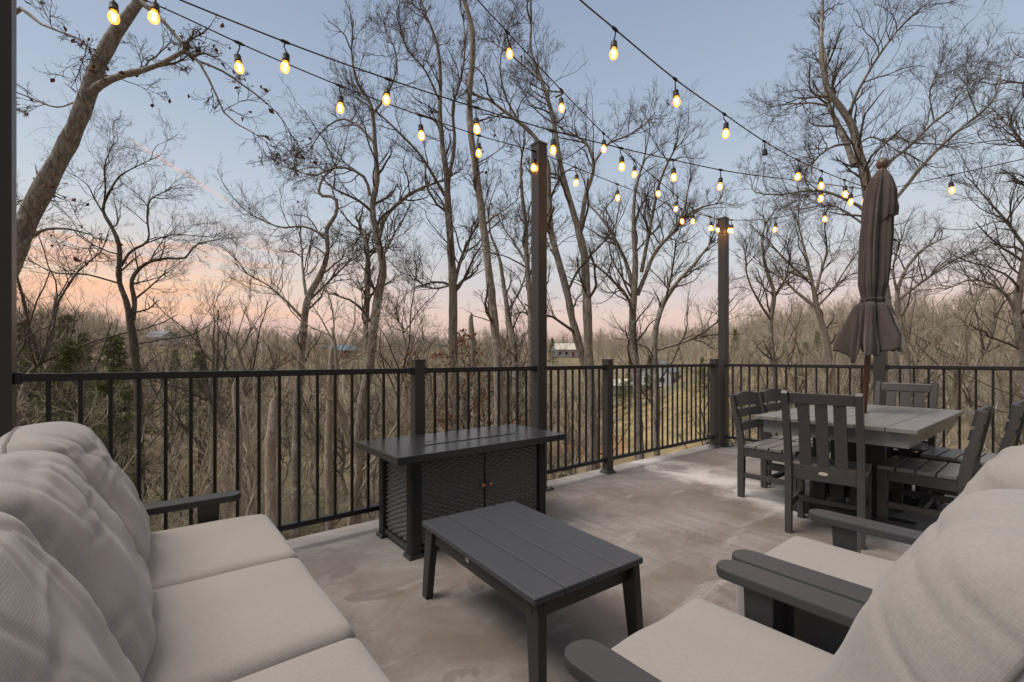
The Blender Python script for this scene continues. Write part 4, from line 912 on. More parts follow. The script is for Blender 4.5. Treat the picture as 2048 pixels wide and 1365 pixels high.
HERO = [
 dict(wf=0.50, bark='barkg', name='leaning_tree', label='thick leaning grey trunk crossing the top left corner, with dead oak leaves', d0=7.6, seed=2, crown=(10, 1.4), tlo=.5, leaves=170, dens=.33, wander=.2, up=.0,
   trunk=[(-12, 600, 80), (20, 500, 74), (62, 405, 68), (112, 318, 62), (150, 245, 60), (172, 190, 58), (196, 120, 52), (225, 65, 48), (262, 18, 42), (300, -40, 36), (360, -140, 30), (430, -260, 22)],
   limbs=[[(178, 188, 34), (215, 160, 26), (255, 143, 22), (300, 138, 20), (340, 118, 17), (372, 99, 14)],
          [(283, 5, 22), (312, 28, 17), (345, 65, 15), (372, 99, 14), (402, 132, 11), (432, 190, 8), (455, 235, 6), (500, 262, 4), (535, 285, 3)],
          [(395, 122, 9), (440, 140, 8), (485, 170, 7), (530, 205, 6), (565, 240, 4), (581, 268, 3)],
          [(-10, 60, 22), (40, 18, 16), (75, 45, 10), (115, 62, 8), (160, 80, 6), (182, 100, 4)],
          [(36, 498, 20), (60, 478, 14), (85, 460, 11), (130, 457, 8), (185, 470, 5)],
          [(172, 162, 12), (215, 152, 8), (260, 152, 7), (310, 135, 6), (352, 128, 4)],
          [(150, 205, 7), (110, 215, 6), (60, 196, 5), (20, 180, 4)]]),
 dict(wf=0.47, name='forked_tree', label='dark mossy tree with twin stems left of centre, behind the sofa arm', d0=19, seed=5, bark='barkd', crown=(12, 2.8), tlo=.35, wander=.21, up=.15, dens=.9,
   trunk=[(272, 740, 30), (262, 652, 27), (253, 603, 22), (240, 568, 18), (238, 487, 17), (220, 448, 14), (207, 425, 12), (221, 385, 9), (242, 352, 7), (262, 340, 5), (320, 311, 3)],
   limbs=[[(266, 640, 20), (269, 610, 19), (266, 555, 16), (293, 526, 12), (330, 517, 10), (369, 516, 9), (390, 491, 7), (440, 478, 4)],
          [(242, 533, 12), (262, 504, 11), (293, 486, 9), (294, 432, 8), (303, 398, 6), (340, 380, 4)],
          [(290, 488, 6), (340, 471, 5), (410, 474, 3)],
          [(234, 566, 8), (176, 550, 7), (103, 544, 5), (50, 515, 3)],
          [(207, 425, 8), (211, 376, 6), (209, 335, 5), (226, 288, 3)],
          [(207, 427, 7), (190, 400, 6), (174, 370, 4), (150, 352, 3)],
          [(268, 600, 9), (300, 575, 7), (330, 548, 4)]]),
 dict(name='crooked_tree', label='crooked bare tree with a zigzag upper stem, left of the twin trunked one', d0=19, seed=8, crown=(14, 2.8), tlo=.35, wander=.2, up=.22,
   trunk=[(602, 735, 22), (609, 657, 20), (618, 598, 18), (645, 550, 16), (657, 501, 13), (654, 463, 11), (674, 429, 10), (672, 400, 9), (641, 392, 8), (646, 360, 6), (675, 330, 4), (690, 295, 3)],
   limbs=[[(650, 472, 8), (606, 453, 6), (563, 455, 5), (500, 429, 3)], [(612, 590, 9), (606, 545, 7), (604, 515, 5), (600, 480, 3)],
          [(608, 640, 8), (570, 600, 6), (535, 570, 4), (490, 545, 3)], [(620, 600, 8), (660, 560, 6), (700, 520, 4)]]),
 dict(wf=0.56, name='twin_trunk_tree', label='tall grey tree with a broken side stem, left of the short railing post', d0=13.5, seed=9, crown=(18, 2.1), tlo=.45, wander=.19, up=.18, leaves=30,
   trunk=[(728, 800, 35), (742, 725, 33), (754, 608, 31), (764, 526, 28), (750, 468, 24), (744, 410, 21), (754, 361, 19), (750, 293, 16), (747, 245, 14), (739, 202, 12), (714, 163, 9), (703, 112, 7), (705, 40, 5)],
   limbs=[[(757, 478, 17), (772, 433, 15), (800, 405, 13), (838, 379, 11), (870, 367, 8), (905, 352, 4)],
          [(740, 392, 14), (730, 356, 11), (703, 338, 9), (664, 337, 7), (631, 351, 6), (592, 342, 3)],
          [(748, 285, 9), (713, 250, 8), (684, 238, 7), (645, 260, 5), (618, 300, 3)],
          [(732, 740, 22), (732, 680, 21), (735, 584, 19), (736, 511, 17), (727, 462, 13)],
          [(747, 228, 9), (770, 195, 8), (790, 150, 6), (790, 100, 5), (770, 60, 4)],
          [(764, 515, 10), (776, 490, 8), (788, 464, 7)],
          [(727, 470, 6), (715, 478, 5), (712, 486, 4)]]),
 dict(wf=0.6, name='tall_forked_tree', label='tall straight tree forking into a narrow crown behind the fire table', d0=15, seed=11, crown=(20, 2.2), tlo=.42, wander=.17, up=.3, leaves=40,
   trunk=[(910, 800, 31), (907, 710, 30), (904, 588, 27), (899, 502, 25), (895, 440, 23), (889, 350, 19), (880, 290, 17), (875, 230, 14), (876, 172, 12), (869, 90, 9), (849, 34, 7), (830, -20, 6)],
   limbs=[[(890, 392, 13), (872, 361, 10), (839, 308, 9), (800, 268, 7), (757, 226, 5), (720, 200, 3)],
          [(897, 360, 14), (908, 290, 12), (906, 210, 10), (921, 160, 8), (930, 95, 6), (925, 30, 4)],
          [(905, 600, 15), (910, 565, 13), (922, 519, 11), (945, 467, 8), (965, 430, 5), (975, 380, 3)],
          [(878, 200, 7), (850, 140, 6), (815, 100, 5), (800, 50, 4)], [(897, 572, 7), (872, 578, 6), (850, 572, 5), (832, 560, 4)],
          [(907, 695, 8), (880, 690, 7), (850, 683, 5), (820, 668, 4), (795, 640, 3)]]),
 dict(wf=0.53, name='pole_tree', label='tall nearly branchless leaning trunk rising out of the top of the photo', d0=12, seed=14, crown=(9, 1.5), tlo=.3, wander=.25, dens=.8, leaves=25,
   trunk=[(996, 830, 36), (991, 725, 34), (985, 656, 32), (978, 570, 30), (969, 484, 29), (961, 420, 27), (952, 361, 25), (940, 275, 23), (936, 189, 22), (942, 103, 21), (938, 52, 19), (924, 0, 17), (912, -60, 15)],
   limbs=[[(966, 455, 9), (985, 435, 7), (1010, 420, 5), (1035, 400, 3)], [(950, 330, 6), (985, 310, 4), (1010, 290, 3)]]),
 dict(name='slim_tree', label='slim bare trunk just left of the tall middle post', d0=17, seed=16, crown=(12, 2.0), tlo=.35,
   trunk=[(1060, 760, 16), (1059, 650, 15), (1058, 588, 14), (1053, 519, 13), (1049, 450, 12), (1042, 385, 9), (1040, 330, 6), (1050, 280, 4)], limbs=[[(1054, 530, 7), (1030, 490, 5), (1005, 455, 3)]]),
 dict(name='slim_tree', label='thin curving trunk between the leaning pole trunk and the middle post', d0=21, seed=17, crown=(14, 2.6), tlo=.3,
   trunk=[(1032, 760, 17), (1030, 690, 16), (1020, 630, 14), (1010, 570, 12), (1000, 510, 9), (985, 470, 6), (978, 430, 4)], limbs=[[(1018, 620, 8), (1045, 570, 6), (1060, 510, 4), (1068, 460, 3)]]),
 dict(wf=0.64, name='leaning_fork_tree', label='grey tree leaning left behind the tall middle post, half of a joined pair', d0=13.5, seed=19, crown=(16, 2.1), tlo=.45, wander=.19,
   trunk=[(1182, 800, 26), (1166, 716, 25), (1150, 660, 24), (1128, 560, 22), (1104, 468, 20), (1098, 400, 18), (1093, 330, 16), (1066, 275, 13), (1014, 231, 10), (973, 200, 7), (940, 190, 4)],
   limbs=[[(1040, 248, 8), (1010, 190, 6), (1000, 130, 4), (1010, 70, 3)], [(1120, 530, 8), (1100, 495, 5), (1090, 470, 4)]]),
 dict(wf=0.58, name='fork_tree', label='tall grey tree right of the middle post, forking below the crossing cables', d0=13.2, seed=21, crown=(18, 2.2), tlo=.45, wander=.19, leaves=25,
   trunk=[(1182, 800, 34), (1177, 706, 33), (1173, 584, 30), (1168, 511, 28), (1156, 458, 25), (1136, 390, 20), (1115, 300, 17), (1106, 245, 15), (1093, 193, 13), (1078, 150, 11), (1060, 100, 9), (1062, 40, 7), (1058, -30, 5)],
   limbs=[[(1160, 462, 17), (1172, 392, 15), (1189, 325, 12), (1175, 288, 10), (1150, 270, 7), (1120, 265, 4)],
          [(1189, 325, 8), (1215, 290, 7), (1260, 270, 6), (1300, 240, 4)], [(1084, 165, 7), (1050, 135, 6), (1015, 105, 5), (985, 85, 3)],
          [(1110, 195, 6), (1125, 188, 6), (1085, 180, 5), (1067, 172, 3)]]),
 dict(name='spreading_tree', label='wide spreading bare tree between the middle post and the corner post', d0=18.5, seed=23, crown=(12, 2.6), tlo=.4, up=.35, dens=1.15, wander=.2,
   trunk=[(1276, 800, 24), (1272, 730, 23), (1267, 671, 21), (1270, 584, 20), (1273, 520, 15), (1270, 440, 11), (1275, 380, 8), (1290, 320, 5), (1300, 270, 3)],
   limbs=[[(1268, 590, 14), (1255, 535, 11), (1231, 482, 9), (1206, 440, 7), (1180, 412, 4)], [(1275, 590, 13), (1288, 558, 12), (1313, 501, 10), (1352, 458, 8), (1390, 420, 6), (1440, 405, 3)],
          [(1283, 545, 11), (1294, 487, 10), (1308, 412, 8), (1327, 342, 6), (1352, 293, 4)], [(1267, 650, 12), (1258, 600, 9), (1225, 560, 7), (1190, 530, 4)], [(1318, 495, 7), (1360, 440, 5), (1380, 360, 3)]]),
 dict(name='branching_tree', label='smaller bare tree leaning right, just left of the corner post', d0=22, seed=25, crown=(14, 3.0), tlo=.3, up=.35,
   trunk=[(1312, 760, 18), (1310, 671, 17), (1327, 608, 14), (1352, 570, 11), (1390, 530, 8), (1430, 480, 4)], limbs=[[(1318, 640, 8), (1340, 560, 6), (1350, 490, 4)], [(1315, 700, 8), (1380, 680, 7), (1440, 640, 4)]]),
 dict(name='white_barked_tree', label='pale barked tree with a fan crown left of the closed umbrella', d0=22, seed=27, bark='barkp', crown=(12, 2.7), tlo=.45, up=.3,
   trunk=[(1664, 790, 17), (1656, 708, 16), (1644, 657, 15), (1631, 617, 13), (1622, 570, 10), (1610, 520, 8), (1600, 470, 5), (1590, 430, 3)],
   limbs=[[(1629, 612, 10), (1600, 590, 8), (1565, 560, 6), (1520, 530, 3)], [(1627, 600, 9), (1640, 555, 7), (1655, 500, 5), (1650, 455, 3)], [(1616, 560, 7), (1570, 520, 5), (1535, 480, 3)], [(1632, 617, 7), (1665, 580, 5), (1690, 540, 3)]]),
 dict(name='slender_tree', label='slender bare tree right behind the corner post', d0=24, seed=29, crown=(14, 2.8), tlo=.3, up=.3,
   trunk=[(1546, 780, 15), (1543, 700, 14), (1541, 643, 13), (1548, 590, 11), (1535, 540, 9), (1528, 490, 6), (1535, 440, 3)], limbs=[[(1542, 640, 8), (1515, 600, 6), (1495, 555, 4), (1490, 510, 3)], [(1546, 600, 7), (1570, 560, 5), (1580, 510, 3)]]),
 dict(wf=0.52, name='big_oak', label='largest bare tree behind the closed umbrella, with long low limbs', d0=16.5, seed=31, crown=(24, 2.3), tlo=.4, wander=.18, up=.2, dens=1.05,
   trunk=[(1790, 800, 48), (1778, 700, 46), (1760, 560, 42), (1742, 450, 38), (1728, 365, 33), (1713, 305, 29), (1703, 264, 26), (1680, 222, 22), (1655, 188, 19), (1642, 140, 16), (1641, 70, 13), (1644, 0, 10), (1640, -60, 7)],
   limbs=[[(1708, 330, 24), (1690, 280, 20), (1672, 240, 17), (1658, 205, 15), (1656, 130, 10), (1640, 60, 6)],
          [(1699, 240, 12), (1706, 206, 11), (1727, 165, 10), (1754, 120, 9), (1785, 76, 7), (1823, 34, 6), (1860, 5, 4)],
          [(1770, 420, 16), (1799, 389, 14), (1830, 351, 13), (1858, 317, 12), (1885, 289, 11), (1940, 241, 9), (1982, 207, 7), (2001, 165, 5), (2002, 138, 4), (2020, 118, 2)],
          [(1760, 355, 12), (1778, 326, 11), (1806, 303, 10), (1844, 269, 9), (1871, 241, 7), (1905, 215, 5), (1912, 190, 3)],
          [(1738, 440, 14), (1727, 420, 13), (1692, 399, 11), (1658, 386, 10), (1617, 382, 8), (1555, 389, 6), (1505, 380, 4), (1503, 362, 3)],
          [(1700, 288, 10), (1670, 292, 9), (1640, 310, 7), (1610, 340, 4)], [(1655, 212, 8), (1620, 206, 6), (1585, 212, 5), (1545, 240, 3)],
          [(1715, 290, 7), (1740, 275, 6), (1760, 280, 5), (1790, 300, 3)], [(1742, 460, 9), (1700, 430, 7), (1660, 410, 5), (1600, 420, 3)],
          [(1868, 243, 5), (1860, 180, 4), (1880, 130, 3)], [(1955, 230, 5), (1935, 170, 4), (1945, 130, 3)]]),
 dict(name='edge_tree', label='bare tree at the right edge reaching twigs into the photo', d0=17, seed=33, crown=(26, 3.0), tlo=.3, wander=.19, dens=1.2,
   trunk=[(2050, 780, 22), (2044, 690, 20), (2034, 630, 18), (2050, 520, 16), (2075, 380, 14), (2085, 200, 11), (2080, 60, 7), (2090, -60, 4)],
   limbs=[[(2034, 628, 10), (2012, 590, 8), (1985, 570, 6), (1940, 560, 4), (1900, 575, 3)], [(2055, 500, 9), (2010, 440, 7), (1975, 400, 4), (1950, 370, 3)], [(2078, 330, 9), (2035, 270, 6), (2005, 240, 4)]]),
 dict(name='limb_tree', label='bare tree with one long low limb, right of the closed umbrella', d0=23, seed=35, crown=(16, 3.0), tlo=.3, up=.2,
   trunk=[(1815, 790, 16), (1810, 700, 14), (1800, 640, 12), (1795, 590, 10), (1812, 540, 8), (1845, 500, 6), (1880, 480, 4)], limbs=[[(1797, 600, 8), (1850, 560, 6), (1910, 520, 5), (1950, 505, 3)], [(1796, 592, 7), (1785, 540, 5), (1800, 480, 3)]]),
]
for hrow in HERO: hero_tree(**hrow)

# pale broken snags seen between the balusters
for i, (x, w, ytop, d, lab) in enumerate(((539, 24, 800, 11.5, 'broken bleached tree snag behind the railing, the thickest one'), (476, 15, 770, 13, 'thin broken snag left of the thickest bleached one'),
        (655, 17, 700, 14, 'slim pale dead trunk left of the tall grey twin trunk'), (945, 16, 640, 19, 'broken dead trunk between the two tall straight trees'))):
    rr = random.Random(i); dx = rr.uniform(-8, 8)
    hero_tree('dead_snag', lab, d, [(x + dx * .4, 1000, w * 1.05), (x, 930, w), (x + 2, 870, w * .95), (x + dx, ytop + 20, w * .8), (x + dx * 1.3, ytop, w * .62), (x + dx * 1.3 + w * .2, ytop - 9, w * .30), (x + dx * 1.3 + w * .24, ytop - 14, w * .05)], (), 60 + i, 'barkp', dead=True, wf=.9, group='pale dead trunks below the railing')

# ------------------------------------------------------------------ tree kinds that repeat
def bare_proto(rng, h, lv, spread, up=.35):
    """trunk + branches of a bare tree standing at the origin; returns (trunk sets, crown sets)"""
    n = 14; X = np.zeros((n, 3)); X[:, 2] = np.linspace(-.4, h * .72, n); X[:, :2] = np.cumsum(rng.normal(0, h * .011, (n, 2)), 0) + np.linspace(0, 1, n)[:, None] * rng.normal(0, h * .05, 2)
    r = np.linspace(h * .013, h * .004, n); T = [(X[None], r[None], 7 if lv > 2 else 4)]
    P1, R1, L1 = grow(rng, X[None], r[None], np.array([h]), 12 if lv > 2 else 9, (.3, 1.), spread, .75, 8, .16, up, .65, .012, .07)
    P2, R2, L2 = grow(rng, P1, R1, L1, 7 if lv > 2 else 6, (.15, 1.), .5, .7, 6 if lv > 2 else 5, .2 if lv > 2 else .3, up * (1 if lv > 2 else .5), .6, .008, .03)
    C = [(P1, R1, 5 if lv > 2 else 3), (P2, R2, 3)]
    P3, R3, L3 = grow(rng, P2, R2, L2, 5, (.15, 1.), .55, .65, 5 if lv > 2 else 3, .24 if lv > 2 else .36, up * (1 if lv > 2 else .4), .7, .006, .012); C.append((P3, R3, 3))
    if lv > 2: C.append(grow(rng, P3, R3, L3, 3, (.2, 1.), .6, .6, 3, .22, up, .8, .0048, .006)[:2] + (3,))
    return T, C
rng = np.random.default_rng(77)
def fan_pos(px, r):
    d = ray(px, HY); d = d / np.linalg.norm(d) * r; return float(d[0]), float(d[1])
protos = []
GL = 'slim bare trees on the slope'
for k in range(5):
    rg = np.random.default_rng(200 + k); T, C = bare_proto(rg, 10 + 1.2 * k, 3, .36 + .03 * k)
    t = thing('slope_tree', 'slim bare tree standing among many others on the slope beyond the railing', 'tree', (0, 0, 0), 0, GL)
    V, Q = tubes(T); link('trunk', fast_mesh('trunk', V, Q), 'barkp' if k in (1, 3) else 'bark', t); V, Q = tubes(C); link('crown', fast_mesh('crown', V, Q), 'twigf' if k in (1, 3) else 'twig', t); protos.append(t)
spots = []
tries = 0
while len(spots) < 110 and tries < 9000:
    tries += 1
    px = rng.uniform(-60, 2120); r = 15 + 50 * rng.uniform(0, 1)**.8
    if 1215 < px < 1430 and 24 < r: continue
    if px > 1430 and rng.uniform() < .55: continue
    if 290 < px < 420 and r > 30 and rng.uniform() < .8: continue
    x, y = fan_pos(px, r)
    if any((x - a)**2 + (y - b)**2 < (1.6 + r * .025)**2 for a, b, *_ in spots): continue
    spots.append((x, y, r, px))
for _ in range(12):
    px = rng.uniform(300, 1000); r = rng.uniform(13, 19); x, y = fan_pos(px, r); spots.append((x, y, r, px))
for px, r in ((500, 30), (560, 37), (690, 34), (800, 30), (842, 39), (330, 41), (400, 36), (455, 46), (625, 43), (1000, 38), (1034, 30), (1480, 44), (1580, 50), (1700, 46), (1850, 44), (1930, 52)):
    x, y = fan_pos(px, r); spots.append((x, y, r, px))
for i, (x, y, r, px) in enumerate(spots):
    s = rng.uniform(.6, 1.15) * (1.0 if r > 24 else .72)
    if 60 < px < 640: s *= .85
    if (px < 430 and r > 27): s = rng.uniform(.85, 1.15)
    if i >= 122: s = rng.uniform(.95, 1.2)
    if i < 5: o = protos[i]; o.location = (x, y, float(ground_z(x, y))); o.rotation_euler = (0, 0, rng.uniform(0, 6.3))
    else: o = dup(protos[rng.integers(0, 5) if i < 110 else rng.choice([1, 3]) if i < 122 else (0, 2, 4)[i % 3]], (x, y, float(ground_z(x, y))), rng.uniform(0, 6.3))
    o.scale = (s, s, s)

# conifers
def conifer(h, seed):
    rg = np.random.default_rng(seed); T = np.zeros((1, 8, 3)); T[0, :, 2] = np.linspace(-.3, h, 8); tr = (T, np.linspace(h * .014, .02, 8)[None], 6)
    n = int(h * 15); zz_ = h * (.12 + .87 * rg.uniform(0, 1, n)**.85); a = rg.uniform(0, 6.3, n); L = (h - zz_) * .26 * rg.uniform(.6, 1.25, n) + .25
    st = np.stack([np.zeros(n), np.zeros(n), zz_], 1); dr = np.stack([np.cos(a), np.sin(a), rg.normal(.12, .15, n)], 1)
    s = np.linspace(0, 1, 4); B = st[:, None] + dr[:, None] * (L[:, None] * s[None])[..., None]; B[:, :, 2] -= (L[:, None] * s[None]**2) * .18
    V, Q = tubes([tr, (B, np.maximum(.022 * (1 - s * .8), .004)[None].repeat(n, 0), 3)])
    # needle tufts: thin blades along each branch
    m = 26; f = rg.uniform(.25, 1.0, (n, m)); C = st[:, None] + dr[:, None] * (L[:, None] * f)[..., None]; C[:, :, 2] -= L[:, None] * f**2 * .18
    C = C.reshape(-1, 3) + rg.normal(0, .05, (n * m, 3)); d = nrm(dr[:, None].repeat(m, 1).reshape(-1, 3) * .6 + rg.normal(0, .7, (n * m, 3))); w = nrm(np.cross(d, rg.normal(size=d.shape)))
    ln = rg.uniform(.16, .38, n * m)[:, None] * (.6 + h / 20); Vn = np.stack([C + w * .035, C - w * .035, C + d * ln - w * .01, C + d * ln + w * .01], 1).reshape(-1, 3)
    return V, Q, Vn, np.arange(len(C) * 4).reshape(-1, 4)
cp = []
for k in range(3):
    V, Q, Vn, Qn = conifer(9 + 2.5 * k, 300 + k); t = thing('pine_tree', 'dark green pine standing among the bare trees', 'tree', (0, 0, 0), 0, 'green pines among the bare trees')
    link('trunk', fast_mesh('trunk', V, Q), 'barkd', t); link('foliage', fast_mesh('foliage', Vn, Qn, None, False), 'needle', t); cp.append(t)
pl = [(140, 29, 1.05), (228, 36, .95), (400, 48, .8), (1405, 90, .8), (95, 50, .9), (165, 52, .8), (225, 57, .85), (130, 52, 1.1), (60, 46, .8), (285, 70, .8), (200, 44, .55), (1045, 120, .55), (1245, 92, .8), (1262, 97, .9), (1300, 100, .7), (1478, 60, .5), (1612, 75, .55), (1635, 78, .5), (505, 70, .5), (1470, 110, .7), (1105, 170, .8), (880, 150, .5), (45, 58, 1.0), (350, 85, .6)]
for i, (px, r, s) in enumerate(pl):
    x, y = fan_pos(px, r); o = cp[i] if i < 3 else dup(cp[i % 3]); o.location = (x, y, float(ground_z(x, y))); o.rotation_euler = (0, 0, i * 1.7); o.scale = (s, s, s)

# leafy evergreen shrubs and the rust leaved beech sapling
def leafy(name, label, cat, px, r, h, wd, nleaf, lsize, lm, seed, group=None):
    rg = np.random.default_rng(seed); x, y = fan_pos(px, r); z = float(ground_z(x, y)); t = thing(name, label, cat, (x, y, z), 0, group)
    k = 5; X = np.zeros((k, 8, 3)); a = rg.uniform(0, 6.3, k); sp = rg.uniform(.05, .35, k) * wd
    for j in range(8):
        f = j / 7; X[:, j, 0] = np.cos(a) * sp * f + rg.normal(0, .02 * h, k) * f; X[:, j, 1] = np.sin(a) * sp * f + rg.normal(0, .02 * h, k) * f; X[:, j, 2] = h * .85 * f * rg.uniform(.9, 1., k) - .1 * (1 - f)
    Rr = np.linspace(.022, .008, 8)[None].repeat(k, 0) * (h / 3)
    P1, R1, L1 = grow(rg, X, Rr, np.full(k, wd), 12, (.2, 1.), .5, .95, 6, .2, .05, .6, .006, .02); P2, R2, L2 = grow(rg, P1, R1, L1, 6, (.2, 1.), .55, .7, 5, .22, .0, .7, .004, .01)
    V, Q = tubes([(X, Rr, 5)]); link('stem', fast_mesh('stem', V, Q), 'bark', t)
    V, Q = tubes([(P1, R1, 4), (P2, R2, 3)]); link('crown', fast_mesh('crown', V, Q), 'twig', t)
    c = P2[:, 1:].reshape(-1, 3); c = c[rg.integers(0, len(c), nleaf)] + rg.normal(0, lsize * .5, (nleaf, 3)); V, T = leaf_cards(rg, c, lsize); link('leaves', fast_mesh('leaves', V, None, T, False), lm, t)
leafy('beech_sapling', 'young beech still holding rust coloured leaves behind the fire table', 'tree', 905, 15, 8.6, 3.4, 1500, .11, 'rust', 401)
leafy('beech_sapling', 'smaller rust leaved sapling low between the fire table and the middle post', 'tree', 985, 19, 6.0, 3.2, 900, .11, 'rust', 402)
for i, (px, r, h, w, lab) in enumerate(((1140, 20, 3.4, 3.2, 'bushy evergreen shrub seen through the railing just right of the middle post'), (772, 26, 3.0, 3.4, 'evergreen shrub seen above the left end of the fire table'), (1215, 24, 3.0, 3.0, 'evergreen shrub behind the second short railing post'),
        (215, 24, 4.0, 3.4, 'evergreen shrub low behind the sofa, at the left'), (1500, 26, 3.0, 3.0, 'evergreen shrub right of the corner post'))):
    leafy('evergreen_shrub', lab, 'shrub', px, r, h, w, 2600, .09, 'holly', 410 + i, 'evergreen shrubs on the slope')

# ------------------------------------------------------------------ far wood and brush: too many to count
def scatter(name, label, cat, P, rz, sc, kind_id, protos, mats):
    """points with an instance of one prototype on each"""
    pc = bpy.data.collections.new(name + '_prototypes')
    for i, (V, Q) in enumerate(protos):
        me = fast_mesh(name, V, Q); me.materials.append(M[mats[i]]); pc.objects.link(bpy.data.objects.new(f'{name}_{i:02d}', me))
    me = bpy.data.meshes.new(name); me.vertices.add(len(P)); me.vertices.foreach_set('co', np.asarray(P, np.float32).ravel())
    for nm, arr, ty in (('rz', rz, 'FLOAT'), ('sc', sc, 'FLOAT'), ('kid', kind_id, 'INT')):
        at = me.attributes.new(nm, ty, 'POINT'); at.data.foreach_set('value', np.asarray(arr, np.int32 if ty == 'INT' else np.float32))
    o = link(name, me, mats[0]); tag(o, label, cat, kind='stuff')
    ng = bpy.data.node_groups.new(name, 'GeometryNodeTree'); ng.interface.new_socket('Geometry', in_out='INPUT', socket_type='NodeSocketGeometry'); ng.interface.new_socket('Geometry', in_out='OUTPUT', socket_type='NodeSocketGeometry')
    nd = ng.nodes; lk = ng.links.new; gi = nd.new('NodeGroupInput'); go = nd.new('NodeGroupOutput'); ip = nd.new('GeometryNodeInstanceOnPoints'); ci = nd.new('GeometryNodeCollectionInfo')
    ci.inputs['Collection'].default_value = pc; ci.inputs['Separate Children'].default_value = True; ci.inputs['Reset Children'].default_value = True
    def attr(nm, ty):
        a = nd.new('GeometryNodeInputNamedAttribute'); a.data_type = ty; a.inputs['Name'].default_value = nm; return a.outputs['Attribute']
    cx = nd.new('ShaderNodeCombineXYZ'); lk(attr('rz', 'FLOAT'), cx.inputs[2]); lk(gi.outputs[0], ip.inputs['Points']); lk(ci.outputs[0], ip.inputs['Instance']); ip.inputs['Pick Instance'].default_value = True
    lk(attr('kid', 'INT'), ip.inputs['Instance Index']); lk(cx.outputs[0], ip.inputs['Rotation']); lk(attr('sc', 'FLOAT'), ip.inputs['Scale']); lk(ip.outputs[0], go.inputs[0])
    o.modifiers.new('scatter', 'NODES').node_group = ng
    return o
def far_points(n, r0, r1, pw, keep):
    out = []
    rg = np.random.default_rng(int(n + r0))
    while len(out) < n:
        px_a = rg.uniform(R_(-54), R_(54)); r = r0 + (r1 - r0) * rg.uniform()**pw
        px = 1024 + FPX * math.tan(px_a)
        if not keep(px, r, rg): continue
        d = CF * math.cos(px_a) + CR * math.sin(px_a); x, y = d[0] * r, d[1] * r; out.append((x, y, float(ground_z(x, y))))
    return np.array(out)
def keep_far(px, r, rg):
    if 1205 < px < 1440 and 48 < r < 112: return False
    if 1225 < px < 1350 and 112 < r < 124: return False
    if 285 < px < 405 and 130 < r < 222: return rg.uniform() < .05
    if 1100 < px < 1170 and 150 < r < 216: return False
    if 660 < px < 720 and 150 < r < 208: return rg.uniform() < .1
    return True
fp = []
for k in range(4):
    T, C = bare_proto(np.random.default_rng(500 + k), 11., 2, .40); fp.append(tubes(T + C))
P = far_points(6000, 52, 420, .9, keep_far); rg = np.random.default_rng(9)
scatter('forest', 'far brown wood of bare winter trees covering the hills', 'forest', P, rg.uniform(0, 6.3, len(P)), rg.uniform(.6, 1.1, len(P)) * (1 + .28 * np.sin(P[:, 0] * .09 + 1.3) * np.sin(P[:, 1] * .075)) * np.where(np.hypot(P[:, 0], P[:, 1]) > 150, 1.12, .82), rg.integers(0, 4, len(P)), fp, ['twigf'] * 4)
bp = []
for k in range(5):
    rg = np.random.default_rng(600 + k); n = 16; X = np.zeros((n, 7, 3)); a = rg.uniform(0, 6.3, n); L = rg.uniform(1.2, 3.2, n); b0 = rg.normal(0, .25, (n, 2)); le = rg.uniform(.05, .5, n)
    for j in range(7):
        f = j / 6; X[:, j, :2] = b0 + np.stack([np.cos(a), np.sin(a)], 1) * (le * L * f**1.3)[:, None] + rg.normal(0, .04, (n, 2)) * (j > 0); X[:, j, 2] = L * f - .05
    Rr = np.linspace(.007, .003, 7)[None].repeat(n, 0)
    P2, R2, L2 = grow(rg, X, Rr, L, 6, (.2, 1.), .42, .75, 6, .34, .1, .6, .0036, .006); P3, R3, L3 = grow(rg, P2, R2, L2, 4, (.2, 1.), .5, .7, 5, .36, .05, .7, .0028, .004); bp.append(tubes([(X, Rr, 4), (P2, R2, 3), (P3, R3, 3)]))
def keep_brush(px, r, rg):
    if 1190 < px < 1440 and r > 22: return rg.uniform() < .08
    if px > 1440 and r < 40: return rg.uniform() < .6
    return True
P = far_points(1500, 14, 80, .8, keep_brush); rg = np.random.default_rng(10)
scatter('undergrowth', 'tangled tan and grey brush covering the slope below the railing', 'brush', P, rg.uniform(0, 6.3, len(P)), rg.uniform(.4, 1.05, len(P)), rg.integers(0, 5, len(P)), bp, ['twigf', 'twigt', 'twigf', 'twigt', 'twig'])

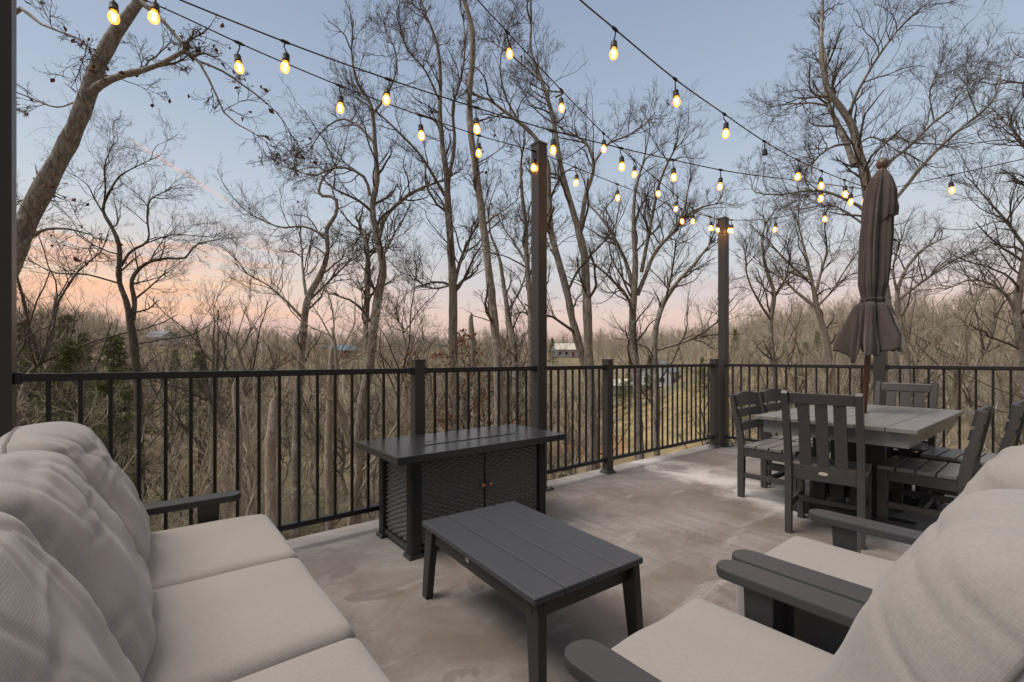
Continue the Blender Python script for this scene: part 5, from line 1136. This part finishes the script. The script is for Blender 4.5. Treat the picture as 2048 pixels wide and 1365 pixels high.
# ------------------------------------------------------------------ houses across the valley
def house(name, label, px, r, w, d, h, rise, ang, wall, roof, group=None, sink=.2):
    x, y = fan_pos(px, r); z = float(ground_z(x, y)); base = math.atan2(CR[1], CR[0]) + R_(ang)
    t = thing(name, label, 'house', (x, y, z - sink), base, group)
    b = MB(); b.prism([(-w / 2, -d / 2, 0), (-w / 2, d / 2, 0), (-w / 2, d / 2, h), (-w / 2, 0, h + rise), (-w / 2, -d / 2, h)], (w, 0, 0), 0); b.build('wall', wall, t)
    rf = MB(); o = .45
    for s in (-1, 1):
        rf.prism([(-w / 2 - o, s * (d / 2 + o), h - o * rise / (d / 2) + .03), (-w / 2 - o, s * .02, h + rise + .03), (-w / 2 - o, s * .02, h + rise + .23), (-w / 2 - o, s * (d / 2 + o), h - o * rise / (d / 2) + .23)], (w + 2 * o, 0, 0), 0)
    rf.build('roof', roof, t)
    n = max(2, int(w / 3))
    for k in range(n):
        xx = -w / 2 + (k + .5) * w / n
        if k == n // 2:
            MB().box(xx - .5, xx + .5, -d / 2 - .06, -d / 2 + .02, .2, 2.3, 0).build('door', 'redwall', t)
        else:
            f = MB().box(xx - .65, xx + .65, -d / 2 - .07, -d / 2 + .02, 1.0, 2.35, 0).build('window', 'white', t)
            MB().box(xx - .55, xx + .55, -d / 2 - .09, -d / 2 - .072, 1.1, 2.25, 0).build('pane', 'pane', f)
    for yy in (-d / 4, d / 4):
        f = MB().box(-w / 2 - .07, -w / 2 + .02, yy - .6, yy + .6, 1.0, 2.3, 0).build('window', 'white', t); MB().box(-w / 2 - .09, -w / 2 - .072, yy - .5, yy + .5, 1.1, 2.2, 0).build('pane', 'pane', f)
    return t
HG = 'houses across the valley'
house('farm_house', 'white house with a long pale roof high across the valley', 1134, 206, 12.5, 8, 3.4, 2.6, 12, 'white', 'roofpale', HG)
house('farm_house', 'white gabled house at the far side of the golden field', 1318, 121, 7.5, 8, 3.6, 2.6, 55, 'white', 'roofgrey', HG)
house('farm_house', 'low white outbuilding left of the gabled house by the golden field', 1252, 119, 8.5, 5, 2.5, 1.2, 8, 'white', 'roofpale', HG)
house('farm_house', 'white house on the skyline above the left hand green field', 322, 226, 9, 7, 3.0, 2.2, -15, 'white', 'roofgrey', HG)
house('barn', 'small red barn with a teal roof left of the twin trunked tree', 686, 205, 10, 7, 3.2, 2.0, 10, 'redwall', 'roofteal', HG)
